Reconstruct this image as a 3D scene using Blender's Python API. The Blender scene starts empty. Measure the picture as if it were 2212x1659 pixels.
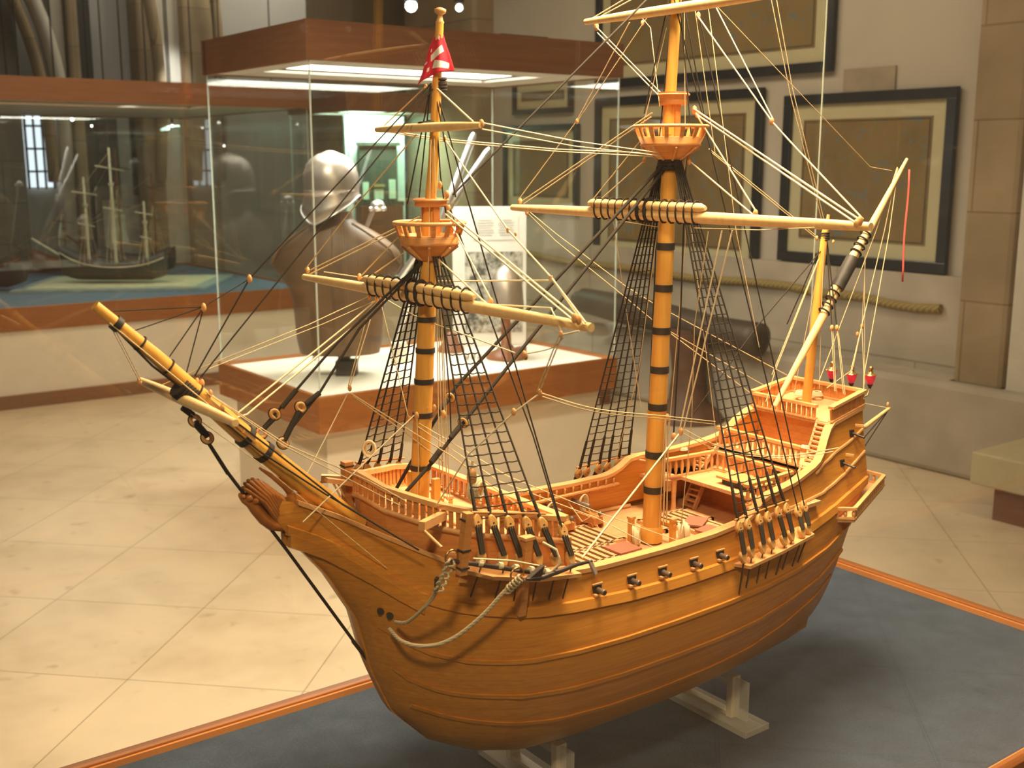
import bpy, math, random
from mathutils import Vector, Matrix
S = bpy.context.scene
col = S.collection
rnd = random.Random(7)
PI = math.pi

# ---------------------------------------------------------------- camera
PITCH, AZ, CAM_H = 0.194, 0.930, 1.6
cam_data = bpy.data.cameras.new('camera')
cam = bpy.data.objects.new('camera', cam_data); col.objects.link(cam); S.camera = cam
cam_data.sensor_width = 36.0
cam_data.lens = 2450.0 / 2212.0 * 36.0
cam_data.clip_start = 0.02; cam_data.clip_end = 60
_F = Vector((math.cos(AZ), math.sin(AZ), 0)); _R = Vector((math.sin(AZ), -math.cos(AZ), 0)); _Z = Vector((0, 0, 1))
_fw = _F * math.cos(PITCH) - _Z * math.sin(PITCH); _up = _F * math.sin(PITCH) + _Z * math.cos(PITCH)
m = Matrix((_R, _up, -_fw)).transposed().to_4x4(); m.translation = Vector((0, 0, CAM_H)); cam.matrix_world = m
cam_data.dof.use_dof = True; cam_data.dof.focus_distance = 1.75; cam_data.dof.aperture_fstop = 8.0

# ---------------------------------------------------------------- world, exposure, lights
w = bpy.data.worlds.new('dim_hall'); S.world = w; w.use_nodes = True
w.node_tree.nodes['Background'].inputs[0].default_value = (1.0, 0.80, 0.56, 1)
w.node_tree.nodes['Background'].inputs[1].default_value = 0.10
S.view_settings.view_transform = 'Standard'; S.view_settings.look = 'None'
S.view_settings.exposure = 0.0; S.view_settings.gamma = 1.0; S.view_settings.use_curve_mapping = False
S.cycles.transparent_max_bounces = 32; S.cycles.max_bounces = 8
S.cycles.use_denoising = True
S.cycles.sample_clamp_indirect = 4.0

def lamp_area(name, loc, target, sx, sy, power, color, spread=180):
    d = bpy.data.lights.new(name, 'AREA'); d.shape = 'RECTANGLE'; d.size = sx; d.size_y = sy
    d.energy = power; d.color = color; d.spread = math.radians(spread)
    o = bpy.data.objects.new(name, d); col.objects.link(o); o.location = loc
    o.rotation_euler = (Vector(target) - Vector(loc)).to_track_quat('-Z', 'Y').to_euler(); return o
def lamp_spot(name, loc, target, power, color, angle=60, blend=.6, radius=.06):
    d = bpy.data.lights.new(name, 'SPOT'); d.energy = power; d.color = color
    d.spot_size = math.radians(angle); d.spot_blend = blend; d.shadow_soft_size = radius
    o = bpy.data.objects.new(name, d); col.objects.link(o); o.location = loc
    o.rotation_euler = (Vector(target) - Vector(loc)).to_track_quat('-Z', 'Y').to_euler(); return o
WARM = (1.0, 0.72, 0.42)
# lamp set in the roof of the near display case, above the ship
lamp_area('near_case_lamp', (1.30, 1.22, 2.30), (1.20, 1.26, 0.7), 0.8, 0.4, 68, (1.0, 0.76, 0.48))
# hall spotlights on the ship's bow side and on the floor
lamp_spot('hall_spot_bow', (-0.6, -0.4, 3.0), (0.95, 1.25, 1.05), 165, WARM, 36, .8, .12)
lamp_spot('hall_spot_floor', (0.5, 2.3, 3.7), (1.9, 3.75, 0), 600, (1.0, 0.86, 0.68), 72, 1.0, .16)
lamp_area('hall_wash_floor', (2.2, 6.2, 3.7), (2.0, 5.6, 0), 2.5, 1.0, 85, (1.0, 0.80, 0.56))
lamp_area('hall_wash_wall', (3.4, 4.2, 3.8), (5.6, 4.4, 1.3), 2.4, 0.6, 38, (1.0, 0.80, 0.56))
lamp_area('hall_wash_right', (3.6, 1.6, 3.8), (4.6, 2.2, 0.4), 1.2, 0.8, 22, (1.0, 0.78, 0.52))
lamp_area('rear_wall_wash', (5.7, 10.6, 4.4), (5.5, 12, 2.8), 1.4, .5, 66, (1.0, .90, .74))  # unseen fill, added to brighten the back plaster
lamp_area('rear_left_wash', (3.8, 10.7, 4.4), (3.8, 12, 2.8), 1.4, .4, 14, (1.0, .93, .80))  # second added fill, lifts the left plaster bays
lamp_spot('arch_uplight', (4.35, 11.0, 2.2), (4.41, 11.95, 2.5), 60, (0.95, 0.98, 1.0), 34, .8, .05)

# ---------------------------------------------------------------- mesh helpers
class MB:
    """collects geometry, builds one mesh object"""
    def __init__(s): s.v = []; s.f = []; s.sm = []
    def add(s, vs, fs, smooth=False):
        n = len(s.v); s.v += [tuple(p) for p in vs]; s.f += [tuple(i + n for i in f) for f in fs]; s.sm += [smooth] * len(fs); return s
    def box(s, c, d, rz=0.0, rot=None):
        x, y, z = d[0] / 2, d[1] / 2, d[2] / 2
        R = rot if rot is not None else Matrix.Rotation(rz, 3, 'Z')
        vs = [Vector(c) + R @ Vector((i * x, j * y, k * z)) for i in (-1, 1) for j in (-1, 1) for k in (-1, 1)]
        return s.add(vs, [(0, 1, 3, 2), (4, 6, 7, 5), (0, 4, 5, 1), (2, 3, 7, 6), (0, 2, 6, 4), (1, 5, 7, 3)])
    def bar(s, p, q, w, h, up=(0, 0, 1)):
        p, q = Vector(p), Vector(q); d = q - p
        if d.length < 1e-6: return s
        x = d.normalized(); u = Vector(up)
        if abs(x.dot(u)) > .98: u = Vector((1, 0, 0))
        y = u.cross(x).normalized(); z = x.cross(y)
        return s.box((p + q) / 2, (d.length, w, h), rot=Matrix((x, y, z)).transposed())
    def loft(s, rings, closed=True, cap=True, smooth=True):
        n = len(rings[0]); vs = [p for r in rings for p in r]; fs = []
        for i in range(len(rings) - 1):
            for j in range(n if closed else n - 1):
                a, b = i * n + j, i * n + (j + 1) % n
                fs.append((a, b, b + n, a + n))
        s.add(vs, fs, smooth)
        if cap and closed:
            s.add(rings[0], [tuple(reversed(range(n)))]); s.add(rings[-1], [tuple(range(n))])
        return s
    def tube(s, pts, r, n=6, cap=True, closed=False):
        pts = [Vector(p) for p in pts]
        if not hasattr(r, '__len__'): r = [r] * len(pts)
        rings = []; prev = None; N = len(pts)
        for i, p in enumerate(pts):
            if closed: t = pts[(i + 1) % N] - pts[i - 1]
            else: t = pts[min(i + 1, N - 1)] - pts[max(i - 1, 0)]
            if t.length < 1e-9: t = Vector((0, 0, 1))
            t.normalize()
            if prev is None:
                a = Vector((0, 0, 1)) if abs(t.z) < .9 else Vector((1, 0, 0)); u = t.cross(a).normalized()
            else:
                u = prev - t * prev.dot(t)
                if u.length < 1e-6: u = t.orthogonal()
                u.normalize()
            prev = u; v = t.cross(u)
            rings.append([p + (u * math.cos(2 * PI * k / n) + v * math.sin(2 * PI * k / n)) * r[i] for k in range(n)])
        if closed: rings.append(rings[0]); cap = False
        return s.loft(rings, True, cap)
    def lathe(s, base, axis, prof, n=12, cap=True):
        """prof: list of (distance along axis, radius)"""
        b = Vector(base); ax = Vector(axis).normalized()
        u = ax.orthogonal().normalized(); v = ax.cross(u)
        return s.loft([[b + ax * t + (u * math.cos(2 * PI * k / n) + v * math.sin(2 * PI * k / n)) * max(r, 1e-5) for k in range(n)] for t, r in prof], True, cap)
    def prism(s, poly, z0, z1):
        """poly: xy outline (ccw) extruded between z0 and z1 (numbers or per-point lists)"""
        n = len(poly); a = z0 if hasattr(z0, '__len__') else [z0] * n; b = z1 if hasattr(z1, '__len__') else [z1] * n
        vs = [(p[0], p[1], a[i]) for i, p in enumerate(poly)] + [(p[0], p[1], b[i]) for i, p in enumerate(poly)]
        fs = [tuple(reversed(range(n))), tuple(range(n, 2 * n))] + [(i, (i + 1) % n, (i + 1) % n + n, i + n) for i in range(n)]
        return s.add(vs, fs)
    def ball(s, c, r, n=10, sx=1, sy=1, sz=1, rot=None):
        R = rot if rot is not None else Matrix.Identity(3); m_ = max(4, n // 2)
        rings = []
        for i in range(m_ + 1):
            a = PI * i / m_ ; rr = max(math.sin(a), .02)
            rings.append([Vector(c) + R @ Vector((sx * r * rr * math.cos(2 * PI * k / n), sy * r * rr * math.sin(2 * PI * k / n), -sz * r * math.cos(a))) for k in range(n)])
        return s.loft(rings, True, True)
    def grid(s, rows, smooth=True):
        n = len(rows[0]); return s.add([p for r in rows for p in r], [(i * n + j, i * n + j + 1, (i + 1) * n + j + 1, (i + 1) * n + j) for i in range(len(rows) - 1) for j in range(n - 1)], smooth)
    def build(s, name, mat, parent=None, bevel=0.0, **props):
        off = Vector(parent['_o']) if parent is not None and '_o' in parent else Vector((0, 0, 0))
        me = bpy.data.meshes.new(name)
        o = bpy.data.objects.new(name, me); col.objects.link(o)
        if parent is None:
            vs = [Vector(p) for p in s.v]
            lo = [min(p[i] for p in vs) for i in range(3)]; hi = [max(p[i] for p in vs) for i in range(3)]
            base = Vector(((lo[0] + hi[0]) / 2, (lo[1] + hi[1]) / 2, lo[2])); o.location = base
            o['_o'] = tuple(base)
            me.from_pydata([tuple(p - base) for p in vs], [], s.f)
        else:
            me.from_pydata([tuple(Vector(p) - off) for p in s.v], [], s.f)
            o.parent = parent; o['_o'] = tuple(off)
        me.polygons.foreach_set('use_smooth', s.sm); me.update()
        if mat is not None: me.materials.append(mat)
        if bevel:
            b = o.modifiers.new('bevel', 'BEVEL'); b.width = bevel; b.segments = 2; b.limit_method = 'ANGLE'
        for k, v in props.items(): o[k] = v
        return o

def thing(name, loc, label, category, group=None):
    o = bpy.data.objects.new(name, None); col.objects.link(o); o.location = loc; o['_o'] = tuple(loc)
    o.empty_display_size = .05; o['label'] = label; o['category'] = category
    if group: o['group'] = group
    return o
def tag(o, label, category, group=None):
    o['label'] = label; o['category'] = category
    if group: o['group'] = group
    return o
def struct(o): o['kind'] = 'structure'; return o
def dup_tree(o, parent=None):
    c = o.copy(); col.objects.link(c); c.parent = parent
    for ch in list(o.children): dup_tree(ch, c)
    return c

# ---------------------------------------------------------------- materials
def node_mat(name, rough=.6, metal=0.0, spec=.5):
    mt = bpy.data.materials.new(name); mt.use_nodes = True
    b = mt.node_tree.nodes['Principled BSDF']; b.inputs['Roughness'].default_value = rough; b.inputs['Metallic'].default_value = metal
    b.inputs['Specular IOR Level'].default_value = spec
    return mt, mt.node_tree, b
def nset(nt, kind, **kw):
    n = nt.nodes.new(kind)
    for k, v in kw.items():
        if k in n.inputs: n.inputs[k].default_value = v
        else: setattr(n, k, v)
    return n
def coords(nt, scale=(1, 1, 1), rot=(0, 0, 0)):
    tc = nt.nodes.new('ShaderNodeTexCoord'); mp = nt.nodes.new('ShaderNodeMapping')
    mp.inputs['Scale'].default_value = scale; mp.inputs['Rotation'].default_value = rot
    nt.links.new(tc.outputs['Object'], mp.inputs['Vector']); return mp
def ramp(nt, fac, stops):
    r = nt.nodes.new('ShaderNodeValToRGB'); e = r.color_ramp.elements
    while len(e) < len(stops): e.new(.5)
    for i, (p, c) in enumerate(stops): e[i].position = p; e[i].color = (*c, 1)
    nt.links.new(fac, r.inputs['Fac']); return r
def bump(nt, b, h, strength=.2, dist=.01):
    n = nt.nodes.new('ShaderNodeBump'); n.inputs['Strength'].default_value = strength; n.inputs['Distance'].default_value = dist
    nt.links.new(h, n.inputs['Height']); nt.links.new(n.outputs['Normal'], b.inputs['Normal'])
def plain(name, c, rough=.6, metal=0.0, vary=.12, scale=12, spec=.5):
    mt, nt, b = node_mat(name, rough, metal, spec)
    mp = coords(nt); n = nset(nt, 'ShaderNodeTexNoise', Scale=scale, Detail=3.0); nt.links.new(mp.outputs[0], n.inputs['Vector'])
    lo = tuple(x * (1 - vary) for x in c); hi = tuple(min(1, x * (1 + vary)) for x in c)
    r = ramp(nt, n.outputs['Fac'], [(.3, lo), (.7, hi)]); nt.links.new(r.outputs[0], b.inputs['Base Color']); return mt
def wood(name, dark, light, scale=(3, 30, 30), rough=.45, planks=None, gscale=4, spec=.4):
    """grain runs along local x; planks=(width in z) adds fine seams"""
    mt, nt, b = node_mat(name, rough, 0, spec)
    mp = coords(nt, scale); n = nset(nt, 'ShaderNodeTexNoise', Scale=gscale, Detail=4.0, Roughness=.6); nt.links.new(mp.outputs[0], n.inputs['Vector'])
    r = ramp(nt, n.outputs['Fac'], [(.28, dark), (.72, light)]); out = r.outputs[0]
    if planks:
        axis, wd, k = planks
        tc = nt.nodes.new('ShaderNodeTexCoord'); sp = nt.nodes.new('ShaderNodeSeparateXYZ'); nt.links.new(tc.outputs['Object'], sp.inputs[0])
        mu = nset(nt, 'ShaderNodeMath', operation='DIVIDE'); nt.links.new(sp.outputs[axis], mu.inputs[0]); mu.inputs[1].default_value = wd
        fl = nset(nt, 'ShaderNodeMath', operation='FLOOR'); nt.links.new(mu.outputs[0], fl.inputs[0])
        wn = nt.nodes.new('ShaderNodeTexWhiteNoise'); wn.noise_dimensions = '1D'; nt.links.new(fl.outputs[0], wn.inputs['W'])
        fr = nset(nt, 'ShaderNodeMath', operation='FRACT'); nt.links.new(mu.outputs[0], fr.inputs[0])
        gt = nset(nt, 'ShaderNodeMath', operation='GREATER_THAN'); nt.links.new(fr.outputs[0], gt.inputs[0]); gt.inputs[1].default_value = .07
        ml = nset(nt, 'ShaderNodeMath', operation='MULTIPLY_ADD'); nt.links.new(wn.outputs[0], ml.inputs[0]); ml.inputs[1].default_value = k; ml.inputs[2].default_value = 1 - k / 2
        m2 = nset(nt, 'ShaderNodeMath', operation='MULTIPLY_ADD'); nt.links.new(gt.outputs[0], m2.inputs[0]); m2.inputs[1].default_value = .16; m2.inputs[2].default_value = .84
        m3 = nset(nt, 'ShaderNodeMath', operation='MULTIPLY'); nt.links.new(ml.outputs[0], m3.inputs[0]); nt.links.new(m2.outputs[0], m3.inputs[1])
        vm = nset(nt, 'ShaderNodeVectorMath', operation='SCALE'); nt.links.new(out, vm.inputs[0]); nt.links.new(m3.outputs[0], vm.inputs['Scale']); out = vm.outputs[0]
    nt.links.new(out, b.inputs['Base Color']); bump(nt, b, n.outputs['Fac'], .04, .001); return mt
def emit(name, c, s):
    mt = bpy.data.materials.new(name); mt.use_nodes = True; nt = mt.node_tree; nt.nodes.clear()
    e = nt.nodes.new('ShaderNodeEmission'); e.inputs[0].default_value = (*c, 1); e.inputs[1].default_value = s
    o = nt.nodes.new('ShaderNodeOutputMaterial'); nt.links.new(e.outputs[0], o.inputs[0]); return mt
def glass_mat(name, tint=(1, 1, 1), refl=1.0):
    mt = bpy.data.materials.new(name); mt.use_nodes = True; nt = mt.node_tree; nt.nodes.clear()
    t = nt.nodes.new('ShaderNodeBsdfTransparent'); t.inputs[0].default_value = (*tint, 1)
    g = nt.nodes.new('ShaderNodeBsdfGlossy'); g.inputs['Roughness'].default_value = 0.0; g.inputs[0].default_value = (refl, refl, refl, 1)
    ge = nt.nodes.new('ShaderNodeNewGeometry')
    dt = nset(nt, 'ShaderNodeVectorMath', operation='DOT_PRODUCT'); nt.links.new(ge.outputs['Incoming'], dt.inputs[0]); nt.links.new(ge.outputs['Normal'], dt.inputs[1])
    ab = nset(nt, 'ShaderNodeMath', operation='ABSOLUTE'); nt.links.new(dt.outputs['Value'], ab.inputs[0])
    om = nset(nt, 'ShaderNodeMath', operation='SUBTRACT'); om.inputs[0].default_value = 1.0; nt.links.new(ab.outputs[0], om.inputs[1])
    pw = nset(nt, 'ShaderNodeMath', operation='POWER'); nt.links.new(om.outputs[0], pw.inputs[0]); pw.inputs[1].default_value = 5.0
    f = nset(nt, 'ShaderNodeMath', operation='MULTIPLY_ADD'); nt.links.new(pw.outputs[0], f.inputs[0]); f.inputs[1].default_value = .965; f.inputs[2].default_value = .035
    mx = nt.nodes.new('ShaderNodeMixShader'); nt.links.new(f.outputs[0], mx.inputs[0]); nt.links.new(t.outputs[0], mx.inputs[1]); nt.links.new(g.outputs[0], mx.inputs[2])
    o = nt.nodes.new('ShaderNodeOutputMaterial'); nt.links.new(mx.outputs[0], o.inputs[0]); return mt

M = {}
M['hull'] = wood('hull_boxwood', (.52, .20, .026), (.66, .285, .045), (2.2, 26, 60), .40, ('Z', .0125, .10))
M['deckwood'] = wood('deck_boxwood', (.64, .34, .15), (.76, .44, .22), (3, 40, 40), .5, ('Y', .011, .10))
M['inner'] = wood('bulwark_wood', (.56, .22, .055), (.68, .31, .095), (3, 26, 60), .45, ('Z', .0125, .08))
M['rail'] = wood('rail_wood', (.66, .33, .12), (.78, .43, .18), (4, 30, 30), .4)
M['spar'] = wood('spar_wood', (.78, .52, .22), (.88, .63, .31), (30, 30, 4), .38)
M['mast'] = wood('mast_wood', (.68, .33, .055), (.80, .43, .09), (40, 40, 3), .35)
M['carve'] = wood('carved_wood', (.36, .12, .025), (.47, .18, .04), (12, 12, 12), .33)
M['block'] = plain('block_wood', (.66, .34, .12), .5, vary=.2, scale=90)
M['deadeye'] = plain('deadeye_wood', (.62, .33, .10), .5, vary=.2, scale=90)
M['redhatch'] = plain('red_hatch', (.40, .15, .09), .6, vary=.1)
M['black'] = plain('black_band', (.035, .028, .022), .6, vary=.3, scale=60)
M['gun'] = plain('gun_metal', (.20, .145, .11), .4, .35, vary=.3, scale=60)
M['iron'] = plain('iron', (.10, .08, .07), .4, .7, vary=.3, scale=60)
M['brass'] = plain('brass', (.55, .33, .12), .3, .9)
def rope_mat(name, c, c2, sc):
    mt, nt, b = node_mat(name, .85, 0, .2)
    mp = coords(nt, (1, 1, 1)); wv = nset(nt, 'ShaderNodeTexWave', Scale=sc, Distortion=.4); wv.bands_direction = 'DIAGONAL'
    nt.links.new(mp.outputs[0], wv.inputs['Vector']); r = ramp(nt, wv.outputs['Fac'], [(.25, c2), (.75, c)])
    nt.links.new(r.outputs[0], b.inputs['Base Color']); return mt
M['rope'] = rope_mat('tan_rope', (.74, .58, .34), (.56, .42, .22), 260)
M['ropelt'] = rope_mat('pale_rope', (.84, .74, .50), (.70, .60, .38), 260)
M['cable'] = rope_mat('anchor_cable', (.62, .53, .36), (.42, .33, .20), 130)
M['tar'] = rope_mat('tarred_rope', (.055, .042, .030), (.025, .019, .014), 260)
M['glass'] = glass_mat('case_glass', (.985, .995, .985))
M['glassedge'] = plain('glass_edge', (.62, .66, .56), .25, vary=.05)
# ================================================================ the hall
def floor_mat():
    mt, nt, b = node_mat('stone_floor', .30, 0, .35)
    tc = nt.nodes.new('ShaderNodeTexCoord'); mp = nt.nodes.new('ShaderNodeMapping'); mp.vector_type = 'TEXTURE'
    mp.inputs['Location'].default_value = (1.276, 3.772, 0); mp.inputs['Rotation'].default_value = (0, 0, PI / 4)
    nt.links.new(tc.outputs['Object'], mp.inputs['Vector'])
    br = nset(nt, 'ShaderNodeTexBrick', Scale=1.0); br.offset = 0.0; br.inputs['Brick Width'].default_value = .588; br.inputs['Row Height'].default_value = .575
    br.inputs['Mortar Size'].default_value = .0022; br.inputs['Mortar Smooth'].default_value = .3; br.inputs['Bias'].default_value = 0.0
    br.inputs['Color1'].default_value = (.62, .485, .335, 1); br.inputs['Color2'].default_value = (.67, .52, .365, 1); br.inputs['Mortar'].default_value = (.30, .23, .14, 1)
    nt.links.new(mp.outputs[0], br.inputs['Vector'])
    n = nset(nt, 'ShaderNodeTexNoise', Scale=3.2, Detail=6.0, Roughness=.62); nt.links.new(tc.outputs['Object'], n.inputs['Vector'])
    r = ramp(nt, n.outputs['Fac'], [(.25, (.80, .76, .68)), (.5, (.98, .97, .93)), (.8, (1.1, 1.06, .98))])
    mx = nset(nt, 'ShaderNodeMixRGB', blend_type='MULTIPLY'); mx.inputs[0].default_value = 1; nt.links.new(br.outputs['Color'], mx.inputs[1]); nt.links.new(r.outputs[0], mx.inputs[2])
    n2 = nset(nt, 'ShaderNodeTexNoise', Scale=9.0, Detail=3.0); nt.links.new(tc.outputs['Object'], n2.inputs['Vector'])
    r2 = ramp(nt, n2.outputs['Fac'], [(.27, (.62, .56, .46)), (.36, (1, 1, 1))])
    m2 = nset(nt, 'ShaderNodeMixRGB', blend_type='MULTIPLY'); m2.inputs[0].default_value = .6; nt.links.new(mx.outputs[0], m2.inputs[1]); nt.links.new(r2.outputs[0], m2.inputs[2])
    nt.links.new(m2.outputs[0], b.inputs['Base Color'])
    return mt
M['floor'] = floor_mat()
def stone_mat(name, c1, c2, bw=.75, bh=.38, mort=.006, sc=2.5):
    mt, nt, b = node_mat(name, .85, 0, .2)
    tc = nt.nodes.new('ShaderNodeTexCoord'); sp = nt.nodes.new('ShaderNodeSeparateXYZ'); nt.links.new(tc.outputs['Object'], sp.inputs[0])
    ad = nset(nt, 'ShaderNodeMath', operation='ADD'); nt.links.new(sp.outputs['X'], ad.inputs[0]); nt.links.new(sp.outputs['Y'], ad.inputs[1])
    cb = nt.nodes.new('ShaderNodeCombineXYZ'); nt.links.new(ad.outputs[0], cb.inputs[0]); nt.links.new(sp.outputs['Z'], cb.inputs[1])
    br = nset(nt, 'ShaderNodeTexBrick', Scale=1.0); br.inputs['Brick Width'].default_value = bw; br.inputs['Row Height'].default_value = bh
    br.inputs['Mortar Size'].default_value = mort; br.inputs['Mortar Smooth'].default_value = .5
    br.inputs['Color1'].default_value = (*c1, 1); br.inputs['Color2'].default_value = (*c2, 1); br.inputs['Mortar'].default_value = (c1[0] * .6, c1[1] * .58, c1[2] * .52, 1)
    nt.links.new(cb.outputs[0], br.inputs['Vector'])
    n = nset(nt, 'ShaderNodeTexNoise', Scale=sc, Detail=5.0); nt.links.new(tc.outputs['Object'], n.inputs['Vector'])
    r = ramp(nt, n.outputs['Fac'], [(.3, (.74, .72, .68)), (.7, (1.1, 1.08, 1.04))])
    mx = nset(nt, 'ShaderNodeMixRGB', blend_type='MULTIPLY'); mx.inputs[0].default_value = 1; nt.links.new(br.outputs['Color'], mx.inputs[1]); nt.links.new(r.outputs[0], mx.inputs[2])
    nt.links.new(mx.outputs[0], b.inputs['Base Color']); bump(nt, b, br.outputs['Fac'], -.3, .01); return mt
M['plaster'] = plain('plaster', (.46, .40, .33), .9, vary=.06, scale=1.5)
M['plasterdim'] = plain('grey_plaster', (.40, .38, .35), .9, vary=.06, scale=1.5)
M['stone'] = stone_mat('dado_stone', (.47, .41, .34), (.42, .36, .29), 1.1, .52)
M['brownstone'] = stone_mat('brown_stone', (.36, .27, .17), (.31, .23, .145), .9, .45)
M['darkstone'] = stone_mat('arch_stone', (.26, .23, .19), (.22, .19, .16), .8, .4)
M['whitepanel'] = plain('cream_panel', (.56, .50, .41), .6, vary=.04)
M['casewood'] = wood('case_wood', (.20, .078, .030), (.26, .108, .045), (1.2, 1.2, 18), .42)
M['bandwood'] = wood('band_wood', (.27, .088, .018), (.34, .12, .028), (1.2, 1.2, 18), .42)
M['casewooddark'] = wood('case_wood_dark', (.17, .06, .025), (.22, .08, .035), (1.2, 1.2, 18), .42)
M['plinth'] = plain('cream_plinth', (.76, .65, .50), .65, vary=.03)
M['skirt'] = wood('skirt_wood', (.20, .09, .035), (.26, .12, .05), (1.2, 1.2, 18), .5)
M['whiteboard'] = plain('white_base_board', (.86, .80, .68), .5, vary=.02)
M['ropewall'] = rope_mat('thick_hemp', (.34, .25, .10), (.22, .155, .055), 18)
M['frame'] = plain('black_frame', (.018, .018, .020), .3, vary=.2)
M['matboard'] = plain('cream_mat_board', (.60, .53, .36), .8, vary=.03)

struct(MB().box((3.5, 5, -.05), (16, 18, .1)).build('floor', M['floor']))
WX = 5.5                       # plane of the picture wall
struct(MB().box((WX + .15, 4.0, 2.6), (.3, 9.4, 3.2)).build('wall_right', M['plaster']))
# stone dado under the plaster, with a ledge
struct(MB().box((WX + .10, 4.0, .5), (.3, 9.4, 1.0)).build('wall_right_dado', M['stone']))
struct(MB().box((WX - .13, 4.2, .24), (.34, 6.2, .48)).build('trim_1', M['stone'], bevel=.03))
struct(MB().box((1.0, 12.2, 2.6), (18, .3, 5.4)).build('wall_back', M['plasterdim']))
struct(MB().box((3.5, 5, 5.35), (16, 18, .1)).build('ceiling', M['plasterdim']))
# stone corner pier between back hall and picture wall
def pier(name, x, y, w_, d_, z0=0, z1=5.3, mat='brownstone', base=True):
    b = MB().box((x, y, (z0 + z1) / 2), (w_, d_, z1 - z0))
    if base: b.box((x, y, z0 + .18), (w_ + .16, d_ + .16, .36)).box((x, y, z0 + .42), (w_ + .08, d_ + .08, .12))
    return struct(b.build(name, M[mat], bevel=.03))
pier('pillar_corner', 5.68, 8.15, .74, 1.06)
pier('pillar_rear', 6.1, 10.1, 1.5, 1.0)
pier('pillar_right', 5.40, 3.14, .20, .28, mat='brownstone')
struct(MB().box((5.36, 2.05, 2.3), (.12, 1.86, 4.0)).build('wall_right_panel', M['whitepanel']))
# rear hall arcade: piers, lit reveal and vault ribs
for i, (x0, x1, mt_) in enumerate([(3.39, 3.50, 'brownstone'), (4.07, 4.285, 'brownstone'), (4.55, 4.885, 'brownstone')]):
    pier('pillar_arcade_%d' % (i + 1), (x0 + x1) / 2, 11.9, x1 - x0, .3, mat=mt_, base=False)
struct(MB().box((4.418, 11.99, 2.6), (.265, .2, 5.2)).build('wall_reveal', M['whitepanel']))
struct(MB().box((3.575, 11.98, 2.6), (.15, .2, 5.2)).build('wall_dark_recess', M['black']))  # black strip; the shade of a recess is put into its colour
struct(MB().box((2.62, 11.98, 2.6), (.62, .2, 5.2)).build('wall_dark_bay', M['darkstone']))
def rib(name, p0, p1, bulge, r, mat):
    a, b = Vector(p0), Vector(p1); pts = []
    for i in range(15):
        t = i / 14; p = a.lerp(b, t); p += Vector(bulge) * math.sin(PI * t); pts.append(p)
    struct(MB().tube(pts, r, 10).build(name, mat))
rib('trim_2', (3.33, 11.9, 1.4), (2.62, 11.6, 3.9), (.22, 0, .10), .075, M['whitepanel'])
rib('trim_3', (3.20, 11.9, 1.4), (2.42, 11.6, 3.9), (.22, 0, .10), .06, M['brownstone'])
rib('trim_4', (4.22, 11.75, 1.4), (3.98, 11.5, 3.9), (.12, 0, 0), .06, M['brownstone'])
rib('trim_5', (4.86, 11.7, 1.4), (4.72, 11.5, 3.9), (.08, 0, 0), .05, M['brownstone'])
struct(MB().box((3.33, 11.97, 2.6), (.11, .2, 5.2)).build('wall_pilaster', M['whitepanel']))
# narrow tall window glowing at the rear
struct(MB().box((3.10, 12.02, 1.72), (.24, .06, .75)).build('window_1', emit('window_glow', (.78, .86, 1.0), 1.6)))
b = MB()
for z in (1.5, 1.72, 1.94): b.box((3.10, 11.98, z), (.26, .03, .02))
for x in (2.98, 3.06, 3.14, 3.22): b.box((x, 11.98, 1.72), (.018, .03, .78))
struct(b.build('window_1_bars', M['black']))
for i, (x, z) in enumerate([(3.76, 1.62), (4.16, 1.66)]):
    t = thing('dark_portrait', (x, 12.03, z - .4), ['tall dark portrait panel in the rear hall, beside the lit window', 'tall dark portrait panel in the rear hall, farther from the window'][i], 'picture', 'dark portraits at the back')
    MB().box((x, 12.03, z), (.26, .04, .82)).build('frame', M['frame'], t)
    MB().box((x, 12.005, z), (.20, .02, .74)).build('canvas', plain('dark_canvas', (.07, .05, .04), .6, vary=.5, scale=6), t)

# glass reflections of lamps, built as glowing fixtures at rear and corner pier
glint_ball = emit('lamp_bulb', (1.0, .98, .92), 9)
def lamp_glint(x, y, z, r, label, group='small spotlights in the rear hall'):
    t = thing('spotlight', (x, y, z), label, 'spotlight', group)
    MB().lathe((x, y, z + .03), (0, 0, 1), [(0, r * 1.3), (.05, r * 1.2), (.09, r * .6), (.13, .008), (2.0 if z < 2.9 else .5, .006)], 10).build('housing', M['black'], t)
    MB().ball((x, y, z), r, 10).build('bulb', glint_ball, t)
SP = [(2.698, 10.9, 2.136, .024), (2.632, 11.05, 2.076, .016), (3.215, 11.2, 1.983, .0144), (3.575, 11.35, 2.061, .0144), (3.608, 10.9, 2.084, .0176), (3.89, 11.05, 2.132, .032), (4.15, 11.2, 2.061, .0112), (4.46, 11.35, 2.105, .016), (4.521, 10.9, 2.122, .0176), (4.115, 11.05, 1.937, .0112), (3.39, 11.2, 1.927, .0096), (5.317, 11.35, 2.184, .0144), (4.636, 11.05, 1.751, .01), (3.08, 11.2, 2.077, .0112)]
for x, y, z, r in SP: lamp_glint(x, y, z, r, 'small bright ceiling spotlight hanging on a rod in the dark rear hall')
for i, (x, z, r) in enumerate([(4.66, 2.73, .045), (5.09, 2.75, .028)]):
    lamp_glint(x, 7.50, z, r, ['large glaring spotlight on the stone pier above the flag', 'smaller oval spotlight on the stone pier right of the flag'][i], 'lamps on the stone pier')
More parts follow.
